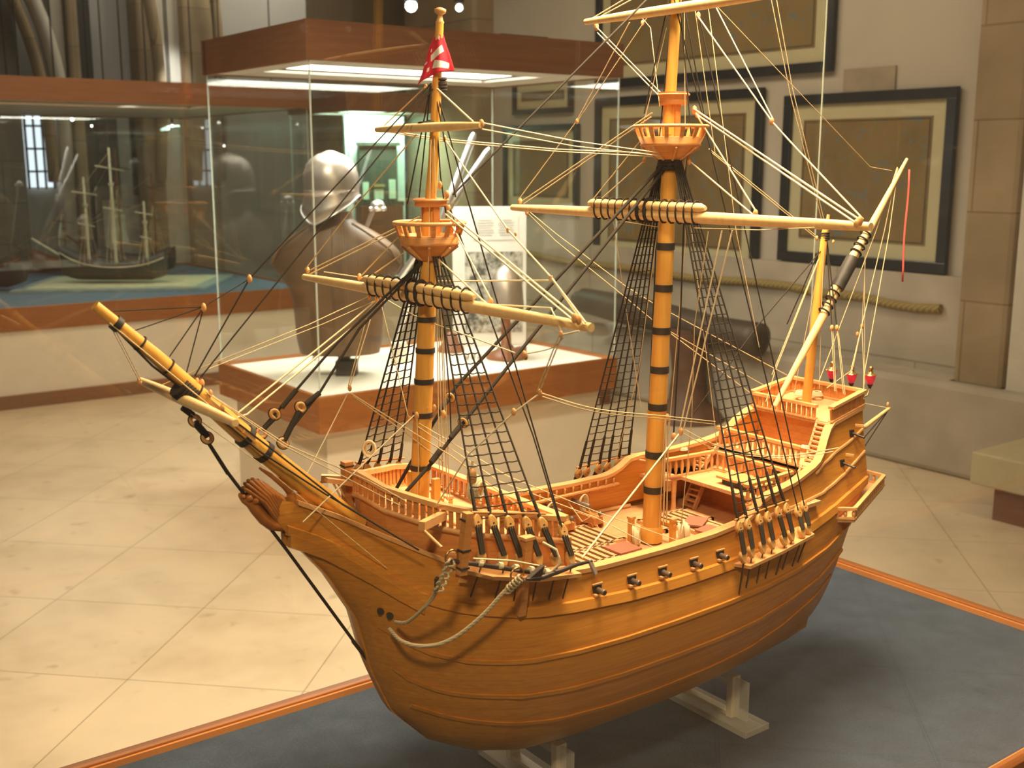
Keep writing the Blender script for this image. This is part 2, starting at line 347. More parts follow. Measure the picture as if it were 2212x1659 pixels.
# ================================================================ glass display cases
def display_case(name, x0, x1, y0, y1, label, top_mat, ztop=.65, z_glass=1.98, roof=True, panes='NSEW', inset=.015, corner=.005, lip=.022, light=None, floor_z=0.0):
    """plinth with skirting, wooden band, board floor, glass panes and (if roof) a wooden lid with a light panel"""
    cx, cy = (x0 + x1) / 2, (y0 + y1) / 2; W, D = x1 - x0, y1 - y0
    t = thing(name, (cx, cy, 0), label, 'display case')
    if inset < .05: MB().box((cx, cy, .045), (W + .02, D + .02, .09)).build('skirting', M['skirt'], t)
    zp0 = .09 if inset < .05 else 0.0
    MB().box((cx, cy, (zp0 + ztop - .14) / 2), (W - 2 * inset, D - 2 * inset, ztop - .14 - zp0)).build('plinth', M['plinth'], t)
    zb0, zb1 = ztop - .14, ztop + .015
    band = MB()
    band.box((cx, y0 + lip / 2, (zb0 + zb1) / 2), (W, lip, zb1 - zb0)); band.box((cx, y1 - lip / 2, (zb0 + zb1) / 2), (W, lip, zb1 - zb0))
    band.box((x0 + lip / 2, cy, (zb0 + zb1) / 2), (lip, D - 2 * lip, zb1 - zb0)); band.box((x1 - lip / 2, cy, (zb0 + zb1) / 2), (lip, D - 2 * lip, zb1 - zb0))
    band.build('wood_band', M['bandwood'], t, bevel=.002)
    MB().box((cx, cy, ztop - .03), (W - 2 * lip, D - 2 * lip, .06)).build('base_board', top_mat, t)
    g = .006; zc = (zb1 + z_glass) / 2; h = z_glass - zb1
    i_ = lip * .5
    if 'S' in panes: MB().box((cx, y0 + i_, zc), (W - 2 * i_ - g, g, h)).build('glass_pane', M['glass'], t)
    if 'N' in panes: MB().box((cx, y1 - i_, zc), (W - 2 * i_ - g, g, h)).build('glass_pane', M['glass'], t)
    if 'W' in panes: MB().box((x0 + i_, cy, zc), (g, D - 2 * i_ - g, h)).build('glass_pane', M['glass'], t)
    if 'E' in panes: MB().box((x1 - i_, cy, zc), (g, D - 2 * i_ - g, h)).build('glass_pane', M['glass'], t)
    for (ex, ey, c) in ((x0, y0, 'SW'), (x1, y0, 'SE'), (x0, y1, 'NW'), (x1, y1, 'NE')):
        if c in ('SW', 'SE') and 'S' not in panes: continue
        sx, sy = (1 if ex == x0 else -1), (1 if ey == y0 else -1)
        MB().box((ex + sx * i_, ey + sy * i_, zc), (corner, corner, h)).build('glass_corner', M['glassedge'], t)
    if roof:
        zr = z_glass; R = MB(); wl = .02
        R.box((cx, y0 + wl / 2, zr + .075), (W + .01, wl, .15)); R.box((cx, y1 - wl / 2, zr + .075), (W + .01, wl, .15))
        R.box((x0 + wl / 2, cy, zr + .075), (wl, D - 2 * wl, .15)); R.box((x1 - wl / 2, cy, zr + .075), (wl, D - 2 * wl, .15))
        R.box((cx, cy, zr + .145), (W - 2 * wl, D - 2 * wl, .01)); R.build('lid', M['casewood'], t)
        if light:
            lx0, lx1, ly0, ly1, em = light
            s = MB()          # soffit around the light opening
            s.box(((x0 + lx0) / 2, cy, zr + .012), (lx0 - x0 - wl, D - 2 * wl, .012)); s.box(((x1 + lx1) / 2, cy, zr + .012), (x1 - lx1 - wl, D - 2 * wl, .012))
            s.box(((lx0 + lx1) / 2, (y0 + ly0) / 2, zr + .012), (lx1 - lx0, ly0 - y0 - wl, .012)); s.box(((lx0 + lx1) / 2, (y1 + ly1) / 2, zr + .012), (lx1 - lx0, y1 - ly1 - wl, .012))
            s.build('soffit', M['whitepanel'], t)
            MB().box(((lx0 + lx1) / 2, (ly0 + ly1) / 2, zr + .03), (lx1 - lx0, ly1 - ly0, .01)).build('light_panel', em, t)
    return t

# carpet of the near case
def carpet():
    mt, nt, b = node_mat('blue_carpet', 1.0, 0, .05)
    tc = nt.nodes.new('ShaderNodeTexCoord')
    n = nset(nt, 'ShaderNodeTexNoise', Scale=260.0, Detail=4.0, Roughness=.8); nt.links.new(tc.outputs['Object'], n.inputs['Vector'])
    n2 = nset(nt, 'ShaderNodeTexNoise', Scale=22.0, Detail=3.0); nt.links.new(tc.outputs['Object'], n2.inputs['Vector'])
    r = ramp(nt, n.outputs['Fac'], [(.3, (.036, .050, .076)), (.7, (.076, .100, .142))])
    r2 = ramp(nt, n2.outputs['Fac'], [(.3, (.88, .88, .88)), (.7, (1.1, 1.1, 1.1))])
    mx = nset(nt, 'ShaderNodeMixRGB', blend_type='MULTIPLY'); mx.inputs[0].default_value = 1; nt.links.new(r.outputs[0], mx.inputs[1]); nt.links.new(r2.outputs[0], mx.inputs[2])
    nt.links.new(mx.outputs[0], b.inputs['Base Color']); bump(nt, b, n.outputs['Fac'], .4, .001); return mt
M['carpet'] = carpet()
M['blueboard'] = plain('blue_base_cloth', (.10, .17, .25), .9, vary=.06)
near = display_case('display_case', -.30, 2.185, .838, 1.735, 'near glass display case with blue carpet, holding the large sailing ship model', M['carpet'], z_glass=2.28, corner=.0025)
b = MB(); x0, x1, y0, y1, l_ = -.30, 2.185, .838, 1.735, .0245
b.box(((x0 + x1) / 2, y0 + l_, .6555), (x1 - x0 - 2 * l_, .005, .011)); b.box(((x0 + x1) / 2, y1 - l_, .6555), (x1 - x0 - 2 * l_, .005, .011)); b.box((x1 - l_, (y0 + y1) / 2, .6555), (.005, y1 - y0 - 2 * l_, .011)); b.box((x0 + l_, (y0 + y1) / 2, .6555), (.005, y1 - y0 - 2 * l_, .011))
b.build('inner_strip', plain('orange_strip', (.62, .24, .07), .35, vary=.05), near)  # lit inner face of the lip, its brightness painted in orange
lp = emit('fluorescent_panel', (1.0, .97, .90), 7.0)
caseB = display_case('display_case', 2.05, 3.66, 4.05, 5.08, 'glass case with white base board holding the leather doublet and two helmets', M['whiteboard'], inset=.06, light=(2.22, 3.40, 4.35, 4.80, lp))
lamp_area('armour_case_lamp', (2.82, 4.56, 1.985), (2.82, 4.56, 0), 1.1, .45, 32, (1.0, .95, .85))
lpl = emit('dim_panel', (1.0, .62, .34), .9)
caseL = display_case('display_case', .2, 3.95, 7.8, 10.4, 'long glass case with blue base at the back left, holding small ship models', M['blueboard'], light=(.8, 3.3, 8.1, 8.5, lpl), lip=.03)
lamp_area('rear_case_lamp', (2.4, 9.0, 1.97), (2.6, 9.1, .6), 2.0, .5, 9, (.95, .98, .92))
lpg = emit('cool_panel', (.72, 1.0, .84), 6.0)
caseC = display_case('display_case', 4.36, 5.18, 7.98, 9.0, 'narrow far glass case lit pale green inside, with a dark wooden instrument board', plain('pale_base', (.6, .7, .62), .7), light=(4.50, 5.04, 8.1, 8.8, lpg), panes='SWE')
lamp_area('green_case_lamp', (4.80, 8.22, 1.96), (4.85, 8.4, 1.2), .5, .2, 22, (.70, 1.0, .84))
t = thing('case_back_panel', (4.85, 8.42, .66), 'pale green back panel of the narrow far case', 'panel')
MB().box((4.85, 8.42, 1.32), (.56, .03, 1.30)).build('board', plain('pale_green', (.62, .80, .70), .7), t)
t = thing('instrument_board', (4.84, 8.36, .66), 'dark framed wooden board with three pale windows, inside the green-lit case', 'instrument board')
b = MB(); b.box((4.84, 8.36, 1.49), (.36, .04, .48)); b.box((4.84, 8.34, 1.74), (.40, .05, .03)); b.box((4.84, 8.34, 1.25), (.44, .07, .04)); b.build('board', plain('dark_green_wood', (.055, .065, .045), .5), t)
for x, z, w_, h_ in ((4.71, 1.36, .055, .14), (4.835, 1.33, .085, .09), (4.965, 1.37, .06, .16)): MB().box((x, 8.336, z), (w_, .01, h_)).build('window', plain('pale_window', (.55, .72, .52), .6), t)
MB().box((4.835, 8.33, 1.40), (.10, .02, .02)).build('shelf', plain('ochre_strip', (.35, .28, .12), .6), t)
MB().box((4.84, 8.34, .945), (.40, .10, .585)).build('stand', M['casewooddark'], t)
# black rim of a small upper frame on top of the armour case
t = MB().box((3.45, 4.62, 2.165), (.28, .20, .06)).build('black_box', M['black']); tag(t, 'low black box lying on the lid of the armour case', 'box')

# ---------------------------------------------------------------- picture wall
FX = 5.5 - .012; K = 5.488 / 5.3
def chart_mat(name, seed, base=(.25, .18, .08), spots=((.16, .20, .22), (.30, .16, .07))):
    mt, nt, b = node_mat(name, .7, 0, .3)
    tc = nt.nodes.new('ShaderNodeTexCoord'); mp = nt.nodes.new('ShaderNodeMapping'); mp.inputs['Location'].default_value = (seed * 3.1, seed * 1.7, seed); nt.links.new(tc.outputs['Object'], mp.inputs['Vector'])
    n = nset(nt, 'ShaderNodeTexNoise', Scale=3.0, Detail=5.0, Roughness=.6); nt.links.new(mp.outputs[0], n.inputs['Vector'])
    r = ramp(nt, n.outputs['Fac'], [(.3, tuple(c * .78 for c in base)), (.5, base), (.7, tuple(c * 1.15 for c in base))])
    n2 = nset(nt, 'ShaderNodeTexNoise', Scale=14.0, Detail=3.0, Roughness=.7); nt.links.new(mp.outputs[0], n2.inputs['Vector'])
    r2 = ramp(nt, n2.outputs['Fac'], [(.57, (0, 0, 0)), (.64, (.9, .9, .9))])
    mx = nset(nt, 'ShaderNodeMixRGB', blend_type='MIX'); nt.links.new(r2.outputs[0], mx.inputs[0]); nt.links.new(r.outputs[0], mx.inputs[1]); mx.inputs[2].default_value = (*spots[0], 1)
    n3 = nset(nt, 'ShaderNodeTexNoise', Scale=9.0, Detail=6.0, Roughness=.8); nt.links.new(mp.outputs[0], n3.inputs['Vector'])
    r3 = ramp(nt, n3.outputs['Fac'], [(.47, (0, 0, 0)), (.5, (.9, .9, .9)), (.53, (0, 0, 0))])
    m3 = nset(nt, 'ShaderNodeMixRGB', blend_type='MIX'); nt.links.new(r3.outputs[0], m3.inputs[0]); nt.links.new(mx.outputs[0], m3.inputs[1]); m3.inputs[2].default_value = (*spots[1], 1)
    nt.links.new(m3.outputs[0], b.inputs['Base Color']); return mt
M['glazing'] = glass_mat('picture_glass', (.97, .97, .95))
def picture(y0, y1, z0, z1, mat_w, label, seed, fw=.06, extra=None):
    y0, y1 = y0 * K, y1 * K; z0, z1 = 1.6 + (z0 - 1.6) * K, 1.6 + (z1 - 1.6) * K
    cy, cz, W, H = (y0 + y1) / 2, (z0 + z1) / 2, y1 - y0, z1 - z0
    t = thing('framed_chart', (FX, cy, z0), label, 'framed chart', 'framed sea charts on the wall')
    b = MB(); x = FX - .016; d = .032
    b.box((x, cy, z0 + fw / 2), (d, W, fw)).box((x, cy, z1 - fw / 2), (d, W, fw)).box((x, y0 + fw / 2, cz), (d, fw, H - 2 * fw)).box((x, y1 - fw / 2, cz), (d, fw, H - 2 * fw))
    b.build('frame', M['frame'], t, bevel=.004)
    MB().box((FX - .004, cy, cz), (.008, W - 2 * fw, H - 2 * fw)).build('mat_board', M['matboard'], t)
    m_ = fw + mat_w; MB().box((FX - .011, cy, cz), (.006, W - 2 * m_, H - 2 * m_)).build('chart', chart_mat('sea_chart_%d' % seed, seed), t)
    ln = MB(); q = m_ + .012; y_a, y_b, z_a, z_b = y0 + q, y1 - q, z0 + q, z1 - q
    for a_, c_ in (((y_a, z_a), (y_b, z_a)), ((y_b, z_a), (y_b, z_b)), ((y_b, z_b), (y_a, z_b)), ((y_a, z_b), (y_a, z_a))): ln.bar((FX - .0155, *a_), (FX - .0155, *c_), .004, .003)
    ln.build('chart_border', M['black'], t)
    if extra:
        for nm, yy, zz, sy, sz, c in extra: MB().lathe((FX - .0145, yy * K, 1.6 + (zz - 1.6) * K), (-1, 0, 0), [(0, 1), (.002, 1)], 14).build(nm, plain(nm + '_ink', c, .7, vary=.3, scale=40), t)
    MB().box((FX - .026, cy, cz), (.003, W - 2 * fw, H - 2 * fw)).build('glazing', M['glazing'], t)
    return t
picture(3.348, 4.452, 1.027, 1.969, .085, 'framed old sea chart nearest the stone pillar, behind the aft sail yard', 1)
picture(4.61, 6.115, .922, 2.025, .085, 'wide framed sea chart behind the main mast, directly under the tallest one', 2)
picture(4.127, 6.122, 2.086, 2.95, .085, 'largest framed sea chart, highest on the wall, cut by the photo top', 3)
picture(6.372, 7.07, 1.94, 2.20, .06, 'small framed chart above the lid of the armour case', 4, .04)
picture(6.30, 7.19, 1.226, 1.862, .07, 'framed chart with bluish patches between the two masts, over the armour case', 5, .045)
t = MB().box((5.492, 3.90 * K, 2.03), (.012, .34, .16)).build('wall_label', plain('tan_card', (.30, .24, .17), .7)); tag(t, 'pale caption card on plaster right of the largest chart', 'label')
# thick rope slung along the wall
pts = [(6.9, .905), (6.38, .872), (5.95, .880), (5.48, .867), (5.14, .855), (4.75, .873), (4.39, .876), (4.18, .856), (3.90, .862), (3.71, .841), (3.54, .833), (3.38, .843)]
t = MB().tube([(5.43, y * 1.022, 1.6 + (z - 1.6) * 1.022 - .0) for y, z in pts], .026, 8).build('rope', M['ropewall']); tag(t, 'thick braided hemp rope slung along the stone wall under the charts', 'rope')
# cannon on a flared pedestal
t = thing('cannon', (5.08, 4.9, 0), 'long dark cannon barrel on a brown flared pedestal before the wall', 'cannon')
cm = plain('dark_bronze', (.085, .062, .042), .5, .3, vary=.2, scale=8)
MB().lathe((5.05, 6.05, .665), (.02, -1.0, -.055), [(0, .035), (.03, .05), (.06, .045), (.10, .085), (.5, .10), (.9, .098), (1.3, .085), (1.60, .10), (1.66, .10), (1.68, .055)], 16).build('barrel', cm, t)
MB().lathe((5.07, 4.95, 0), (0, 0, 1), [(0, .24), (.05, .22), (.12, .12), (.3, .10), (.50, .12), (.58, .13)], 16).build('pedestal', plain('brown_pedestal', (.12, .055, .028), .6, vary=.2), t)
t = tag(MB().box((4.88, 5.72, .16), (.24, .26, .32)).build('wooden_block', M['casewooddark'], bevel=.01), 'small dark wooden block left of the cannon pedestal', 'block')
# cream bench with dark base at the far right
t = thing('museum_bench', (4.87, 2.2, 0), 'cream bench with dark recessed base at the right edge', 'bench')
MB().box((4.90, 2.00, .235), (.50, 1.50, .15)).build('seat', plain('cream_bench', (.46, .38, .23), .55, vary=.06), t, bevel=.008)
MB().box((4.92, 1.98, .08), (.42, 1.36, .16)).build('base', M['casewooddark'], t)
# seat-side skirting line on the ledge
# ================================================================ armour case contents
steel, _nt, _b = node_mat('polished_steel', .40, .85); _b.inputs['Base Color'].default_value = (.56, .48, .42, 1)
steel2, _nt, _b = node_mat('bright_steel', .28, .9); _b.inputs['Base Color'].default_value = (.85, .83, .80, 1)
leather = plain('brown_leather', (.155, .085, .038), .5, vary=.25, scale=9)
# local frame of a figure facing the viewer: rx = right in view, ry = depth
RX = Vector((.802, -.598, 0)); RY = Vector((.598, .802, 0))
def fig(c, x, y, z): return Vector(c) + RX * x + RY * y + Vector((0, 0, z))
D0 = (2.40, 4.52, .652)
t = thing('leather_doublet', D0, 'brown leather doublet with wide sloping shoulders on a dark stand', 'doublet')
rings = []
for z, wx, wy, ox in [(.10, .18, .12, 0), (.16, .192, .13, 0), (.26, .198, .135, 0), (.34, .205, .14, 0), (.40, .225, .145, 0), (.45, .262, .15, 0), (.49, .287, .15, 0), (.525, .290, .145, 0), (.555, .278, .14, 0), (.59, .245, .13, .0), (.625, .198, .12, 0), (.655, .145, .105, 0), (.68, .095, .09, 0), (.70, .075, .075, 0)]:
    rings.append([fig(D0, ox + wx * math.cos(a) * (1 + .012 * math.sin(5 * a)), wy * math.sin(a) * (1 - .10 * abs(math.cos(a)) ** 3), z) for a in [2 * PI * k / 32 for k in range(32)]])
MB().loft(rings).build('body', leather, t)
for s in (-1, 1):
    b = MB(); b.tube([fig(D0, s * x, -.115 + .3 * (x - .08), z) for x, z in ((.085, .685), (.13, .655), (.19, .612), (.245, .565), (.285, .50))], .006, 6); b.build('shoulder_seam', leather, t)
b = MB(); b.tube([fig(D0, 0, -wy * 1.0, z) for z, wy in ((.14, .128), (.26, .137), (.40, .146), (.52, .146), (.60, .127), (.66, .103))], .004, 6); b.build('back_seam', leather, t)
MB().lathe(fig(D0, 0, 0, .68), (0, 0, 1), [(0, .085), (.02, .075), (.05, .07)], 18).build('collar', leather, t)
MB().box(fig(D0, .03, 0, .03), (.09, .09, .07), rz=-.64).build('stand_foot', M['black'], t)
MB().box(fig(D0, .02, 0, .07), (.05, .05, .10), rz=-.64).build('stand_post', M['black'], t)
# burgonet-like helmet above it
H0 = fig(D0, -.015, -.01, .70)
t = thing('steel_helmet', tuple(H0), 'polished steel helmet with flared neck skirt, above the leather doublet', 'helmet')
dome = [(0.10, .118), (.13, .121), (.17, .122), (.20, .118), (.235, .105), (.262, .082), (.28, .05), (.286, .012)]
MB().lathe(H0 + Vector((0, 0, 0)), (0, 0, 1), dome, 28).build('skull', steel, t)
rg = []
for k in range(33):
    a = 2 * PI * k / 32; dx, dy = math.cos(a), math.sin(a)
    q = abs((a - 4.25 + PI) % (2 * PI) - PI)          # angle away from the low point of the rim
    drop = .012 + .125 * max(0, 1 - q / 1.75); ro = .128 + .012 * max(0, 1 - q / 1.75)
    rg.append([fig(H0, .121 * dx, .121 * dy, .125), fig(H0, .119 * dx, .119 * dy, .125 - drop * .25), fig(H0, (.119 + ro) / 2 * dx, (.119 + ro) / 2 * dy, .115 - drop * .6), fig(H0, ro * dx, ro * dy, .112 - drop)])
o = MB().grid(rg).build('neck_skirt', steel, t); sm = o.modifiers.new('thick', 'SOLIDIFY'); sm.thickness = .003
MB().tube([r[3] for r in rg], .004, 6).build('rolled_edge', steel2, t)
MB().tube([fig(H0, -.09 + .18 * i / 10, .0, .235 + .055 * math.sin(PI * i / 10)) for i in range(11)], .004, 6).build('comb', steel, t)
MB().lathe(H0 + Vector((0, 0, -.02)), (0, 0, 1), [(0, .03), (.12, .03)], 10).build('support', M['black'], t)
# two-handed swords leaning crosswise, hilts up
def sword(p, q, label):
    p, q = Vector(p), Vector(q); d = (q - p).normalized(); t = thing('sword', tuple(p), label, 'sword', 'swords crossed behind the mast'); L = (q - p).length
    MB().lathe(p, d, [(0, .003), (.05, .012), (L * .55, .0155), (L * .56, .021), (L * .78, .021), (L * .79, .017), (L - .02, .018), (L, .010)], 12).build('blade', steel2, t)
    MB().lathe(p + d * (L * .56), d, [(0, .022), (.012, .026), (.024, .022)], 12).build('collar', steel2, t)
sword((2.78, 4.72, .68), (3.135, 4.5, 1.73), 'thick pale steel sword, the taller of the two, leaning in the armour case')
sword((2.62, 4.86, .68), (3.224, 4.5, 1.66), 'shorter pale steel sword crossing behind the taller one')
t = thing('mace', (2.5, 4.8, .66), 'steel mace with round knobbed head rising behind the leather doublet', 'mace')
MB().tube([(2.44, 4.86, .665), (2.645, 4.62, 1.375)], .010, 8).build('shaft', steel, t)
MB().ball((2.66, 4.60, 1.40), .034, 14, 1, 1, .8).build('head', steel2, t)
for a in range(6): MB().ball((2.66 + .034 * math.cos(a), 4.60 + .034 * math.sin(a), 1.385), .011, 8).build('knob', steel2, t)
# second helmet on a wooden stand
S0 = (3.26, 4.42, .652)
t = thing('steel_helmet', S0, 'smaller shiny egg-shaped helmet on a wooden post, before the white panel', 'helmet')
MB().lathe(fig(S0, 0, 0, .235), (0, 0, 1), [(0, .085), (.02, .088), (.05, .086), (.10, .082), (.15, .072), (.19, .052), (.215, .025), (.222, .006)], 24).build('skull', steel, t)
MB().lathe(fig(S0, 0, 0, .228), (0, 0, 1), [(0, .100), (.006, .103), (.012, .092)], 24).build('brim', steel2, t)
pw = plain('red_brown_wood', (.26, .10, .05), .4, vary=.2)
MB().lathe(fig(S0, 0, 0, 0), (0, 0, 1), [(0, .10), (.02, .098), (.04, .05), (.07, .026), (.24, .02)], 18).build('stand', pw, t)
MB().box(fig(S0, .04, -.05, .03), (.16, .035, .05), rz=.3).build('stand_foot', pw, t)
t = thing('spur_mount', fig(S0, -.28, .2, 0), 'low red-brown wooden mount left of the egg-shaped helmet', 'mount')
MB().lathe(fig(S0, -.28, .2, 0), (0, 0, 1), [(0, .07), (.02, .065), (.05, .04), (.09, .03), (.10, .01)], 14).build('mount', pw, t)
# coins/beads by the helmet
beads = plain('pewter', (.45, .40, .34), .4, .6)
for i in range(6):
    p = fig(S0, -.19 + .03 * (i % 3), -.06 + .05 * (i // 3), .0); tag(MB().ball(p + Vector((0, 0, .012)), .012, 8).build('pewter_button', beads), 'small round pewter button on the white base board near the helmets', 'button', 'buttons on the white board')
# white information panel with text block and engraving
pc = Vector((3.42, 4.78, .652)); t = thing('information_panel', tuple(pc), 'tall white panel with printed text and an engraving, behind the egg-shaped helmet', 'panel')
MB().box(pc + Vector((0, 0, .36)), (.385, .016, .72), rz=-.46).build('board', plain('white_panel_card', (.74, .68, .60), .6, vary=.02), t, bevel=.002)
PRX = Vector((math.cos(-.46), math.sin(-.46), 0)); PN = Vector((PRX.y, -PRX.x, 0))
def pp(x, z, d=.0095): return pc + PRX * x + Vector((0, 0, z)) + PN * d
MB().box(pp(.03, .61), (.24, .003, .12), rz=-.46).build('text_card', plain('text_card_paper', (.70, .65, .57), .6, vary=.02), t)
b = MB()
for i in range(7):
    for c, wd in ((-.025, .09), (.085, .08)): b.box(pp(c, .65 - .0125 * i, .012), (wd * (1 if i % 3 else .8), .001, .0025), rz=-.46)
b.build('text_lines', plain('grey_ink', (.36, .32, .27), .7), t)
em, nt, bb = node_mat('engraving', .7, 0, .2)
tc = nt.nodes.new('ShaderNodeTexCoord'); n = nset(nt, 'ShaderNodeTexNoise', Scale=22.0, Detail=6.0, Roughness=.75); nt.links.new(tc.outputs['Object'], n.inputs['Vector'])
r = ramp(nt, n.outputs['Fac'], [(.42, (.08, .075, .06)), (.52, (.40, .37, .31)), (.64, (.62, .57, .48))]); nt.links.new(r.outputs[0], bb.inputs['Base Color'])
MB().box(pp(.02, .28), (.30, .003, .42), rz=-.46).build('engraving', em, t)
t = tag(MB().box((2.77, 4.62, .70), (.075, .05, .10), rz=-.46).build('caption_block', M['whiteboard'], bevel=.002), 'small white caption block right of the leather doublet', 'caption block')

# ================================================================ ship models of the long rear case
sailm = plain('cream_sail', (.72, .70, .52), .8, vary=.08, scale=20)
dk = plain('dark_model_hull', (.06, .045, .035), .5, vary=.3); dk2 = plain('grey_model_hull', (.055, .05, .038), .5, vary=.2); pale = plain('bone_mast', (.66, .60, .42), .5)
def small_ship(c, L, yaw, hullm, mastm, masts, label, sails=(), tray=None, bow_rise=.06):
    c = Vector(c); t = thing('ship_model', tuple(c), label, 'ship model', 'small ship models in the rear case'); X_ = Vector((math.cos(yaw), math.sin(yaw), 0)); Y_ = Vector((-math.sin(yaw), math.cos(yaw), 0))
    P = lambda x, y, z: c + X_ * x + Y_ * y + Vector((0, 0, z))
    rings = []
    for i in range(15):
        s = i / 14; x = (s - .5) * L; bmx = L * .14 * max(.05, math.sin(PI * min(1, .08 + s * .86)) ** .6); zt = .20 * L + .13 * L * abs(2 * s - .9) ** 2.2; zk = .02 + .05 * L * max(0, (s - .8) * 5) ** 2 + .05 * L * max(0, (.12 - s) * 8)
        rings.append([P(x, bmx * a, zk + (zt - zk) * h) for a, h in ((.05, 0), (.6, .12), (.95, .45), (1, .75), (.9, 1), (.8, 1), (.7, .8), (-.7, .8), (-.8, 1), (-.9, 1), (-1, .75), (-.95, .45), (-.6, .12), (-.05, 0))])
    h = MB().loft(rings).build('hull', hullm, t)
    for s in (-1, 1):
        MB().tube([(r[3] if s > 0 else r[10]) for r in rings], .007 * L, 5).build('wale', mastm, h)
    MB().tube([P(L * .42, 0, .2 * L), P(L * .78, 0, .42 * L)], .011 * L, 6).build('bowsprit', mastm, t)
    for k, (x, hh, yw) in enumerate(masts):
        mst = MB().tube([P(x * L, 0, .1 * L), P(x * L, 0, hh)], [.018 * L, .010 * L], 8).build('mast', mastm, t)
        MB().lathe(P(x * L, 0, hh * .72), (0, 0, 1), [(0, .02 * L), (.03 * L, .03 * L)], 8).build('fighting_top', mastm, mst)
        for zf in (.55, .85):
            MB().tube([P(x * L, -yw * zf, hh * zf - .02), P(x * L, yw * zf, hh * zf + .02)], .007 * L, 5).build('yard', mastm, mst)
        rg_ = MB()
        for s in (-1, 1):
            for q in (-.05, 0, .05): rg_.tube([P(x * L, 0, hh * .72), P((x + q) * L, s * L * .13, .17 * L)], .0022, 3, cap=False)
            rg_.tube([P(x * L, 0, hh * .97), P(L * .7, 0, .38 * L)], .002, 3, cap=False)
        rg_.build('rigging', M['rope'], mst)
    for (x, z0, z1, w0, w1, yo) in sails:
        rows = []
        for i in range(7):
            s = i / 6; wd = w0 + (w1 - w0) * s; rows.append([P(x * L + .05 * math.sin(PI * s) * math.cos((j / 6 - .5) * 2.6), yo + (j / 6 - .5) * wd, z0 + (z1 - z0) * s) for j in range(7)])
        o = MB().grid(rows).build('sail', sailm, t); q = o.modifiers.new('thick', 'SOLIDIFY'); q.thickness = .004
    return t
tr = thing('model_tray', (2.85, 9.0, .652), 'pale grey tray with sloping rim under the small bare-masted ship model', 'tray')
MB().prism([(1.99, 8.80), (3.22, 8.15), (3.80, 9.00), (2.55, 9.72)], .652, .672).build('slab', plain('grey_tray', (.30, .38, .36), .5), tr)
MB().prism([(2.12, 8.84), (3.18, 8.28), (3.66, 8.98), (2.56, 9.60)], .672, .678).build('top', plain('straw_tray', (.60, .60, .38), .6), tr)
small_ship((2.78, 8.86, .68), .80, 2.5, dk2, pale, [(.24, .80, .3), (-.02, 1.02, .36), (-.32, .62, .24)], 'dark hulled bare-masted ship model standing on the pale tray', ())
small_ship((1.75, 9.25, .655), 1.0, 2.5, dk, M['casewood'], [(.22, .92, .3), (-.08, 1.0, .34)], 'dark ship model with four cream sails, at the left end of the rear case', [(.22, .32, .62, .34, .40, 0), (.22, .66, .98, .30, .16, 0), (-.10, .30, .60, .42, .46, 0), (-.10, .66, 1.02, .36, .20, 0)])
small_ship((3.20, 9.75, .655), .8, 2.3, dk, M['casewood'], [(.1, 1.05, .30), (-.3, .85, .2)], 'dim ship model with brown masts behind the tray, farthest right in the rear case', [(.1, .25, .50, .26, .18, 0)])
small_ship((2.75, 10.05, .655), .6, 2.4, M['casewood'], M['casewood'], [(.0, .52, .2)], 'small brown boat model with one pale triangular sail, behind the tray', [(.0, .12, .50, .22, .03, 0)])
# ================================================================ the large sailing ship model
YC = 1.28
def I(x, t):
    if x <= t[0][0]: return t[0][1]
    for a, b in zip(t, t[1:]):
        if x <= b[0]: return a[1] + (b[1] - a[1]) * (x - a[0]) / (b[0] - a[0])
    return t[-1][1]
ZK=[(.575,1.165),(.59,1.14),(.647,1.071),(.689,1.0),(.712,.913),(.74,.85),(.80,.788),(.852,.76),(.915,.742),(1.0,.738),(1.54,.738),(1.60,.76),(1.64,.86),(1.67,.95),(1.69,1.0),(1.75,1.04)]
BM=[(.575,.008),(.60,.012),(.62,.018),(.66,.032),(.70,.066),(.74,.105),(.78,.142),(.85,.18),(.92,.194),(1.0,.2),(1.1,.2),(1.2,.196),(1.3,.187),(1.4,.170),(1.5,.147),(1.6,.118),(1.68,.095),(1.75,.09)]
BR=[(.575,.008),(.60,.011),(.62,.016),(.66,.028),(.70,.058),(.74,.094),(.78,.132),(.85,.164),(.92,.175),(1.0,.176),(1.1,.176),(1.2,.170),(1.3,.160),(1.327,.156),(1.417,.140),(1.5,.12),(1.57,.09),(1.67,.08),(1.75,.078)]
ZR=[(.575,1.185),(.60,1.178),(.62,1.168),(.66,1.148),(.70,1.125),(.74,1.104),(.78,1.084),(.85,1.067),(.92,1.06),(.97,1.056),(1.2,1.054),(1.27,1.057),(1.295,1.062),(1.315,1.074),(1.327,1.084),(1.417,1.089),(1.48,1.098),(1.50,1.102),(1.525,1.113),(1.545,1.14),(1.569,1.155),(1.67,1.172),(1.75,1.18)]
ZM=[(.575,1.17),(.62,1.145),(.66,1.10),(.70,1.06),(.74,1.03),(.78,1.01),(.85,.985),(.92,.97),(1.0,.96),(1.2,.955),(1.4,.97),(1.5,.985),(1.6,1.01),(1.7,1.06),(1.75,1.08)]
PB=[(.575,1),(.7,1.2),(.8,1.6),(.9,2.0),(1.3,2.1),(1.5,1.6),(1.6,1.3),(1.7,1.1)]
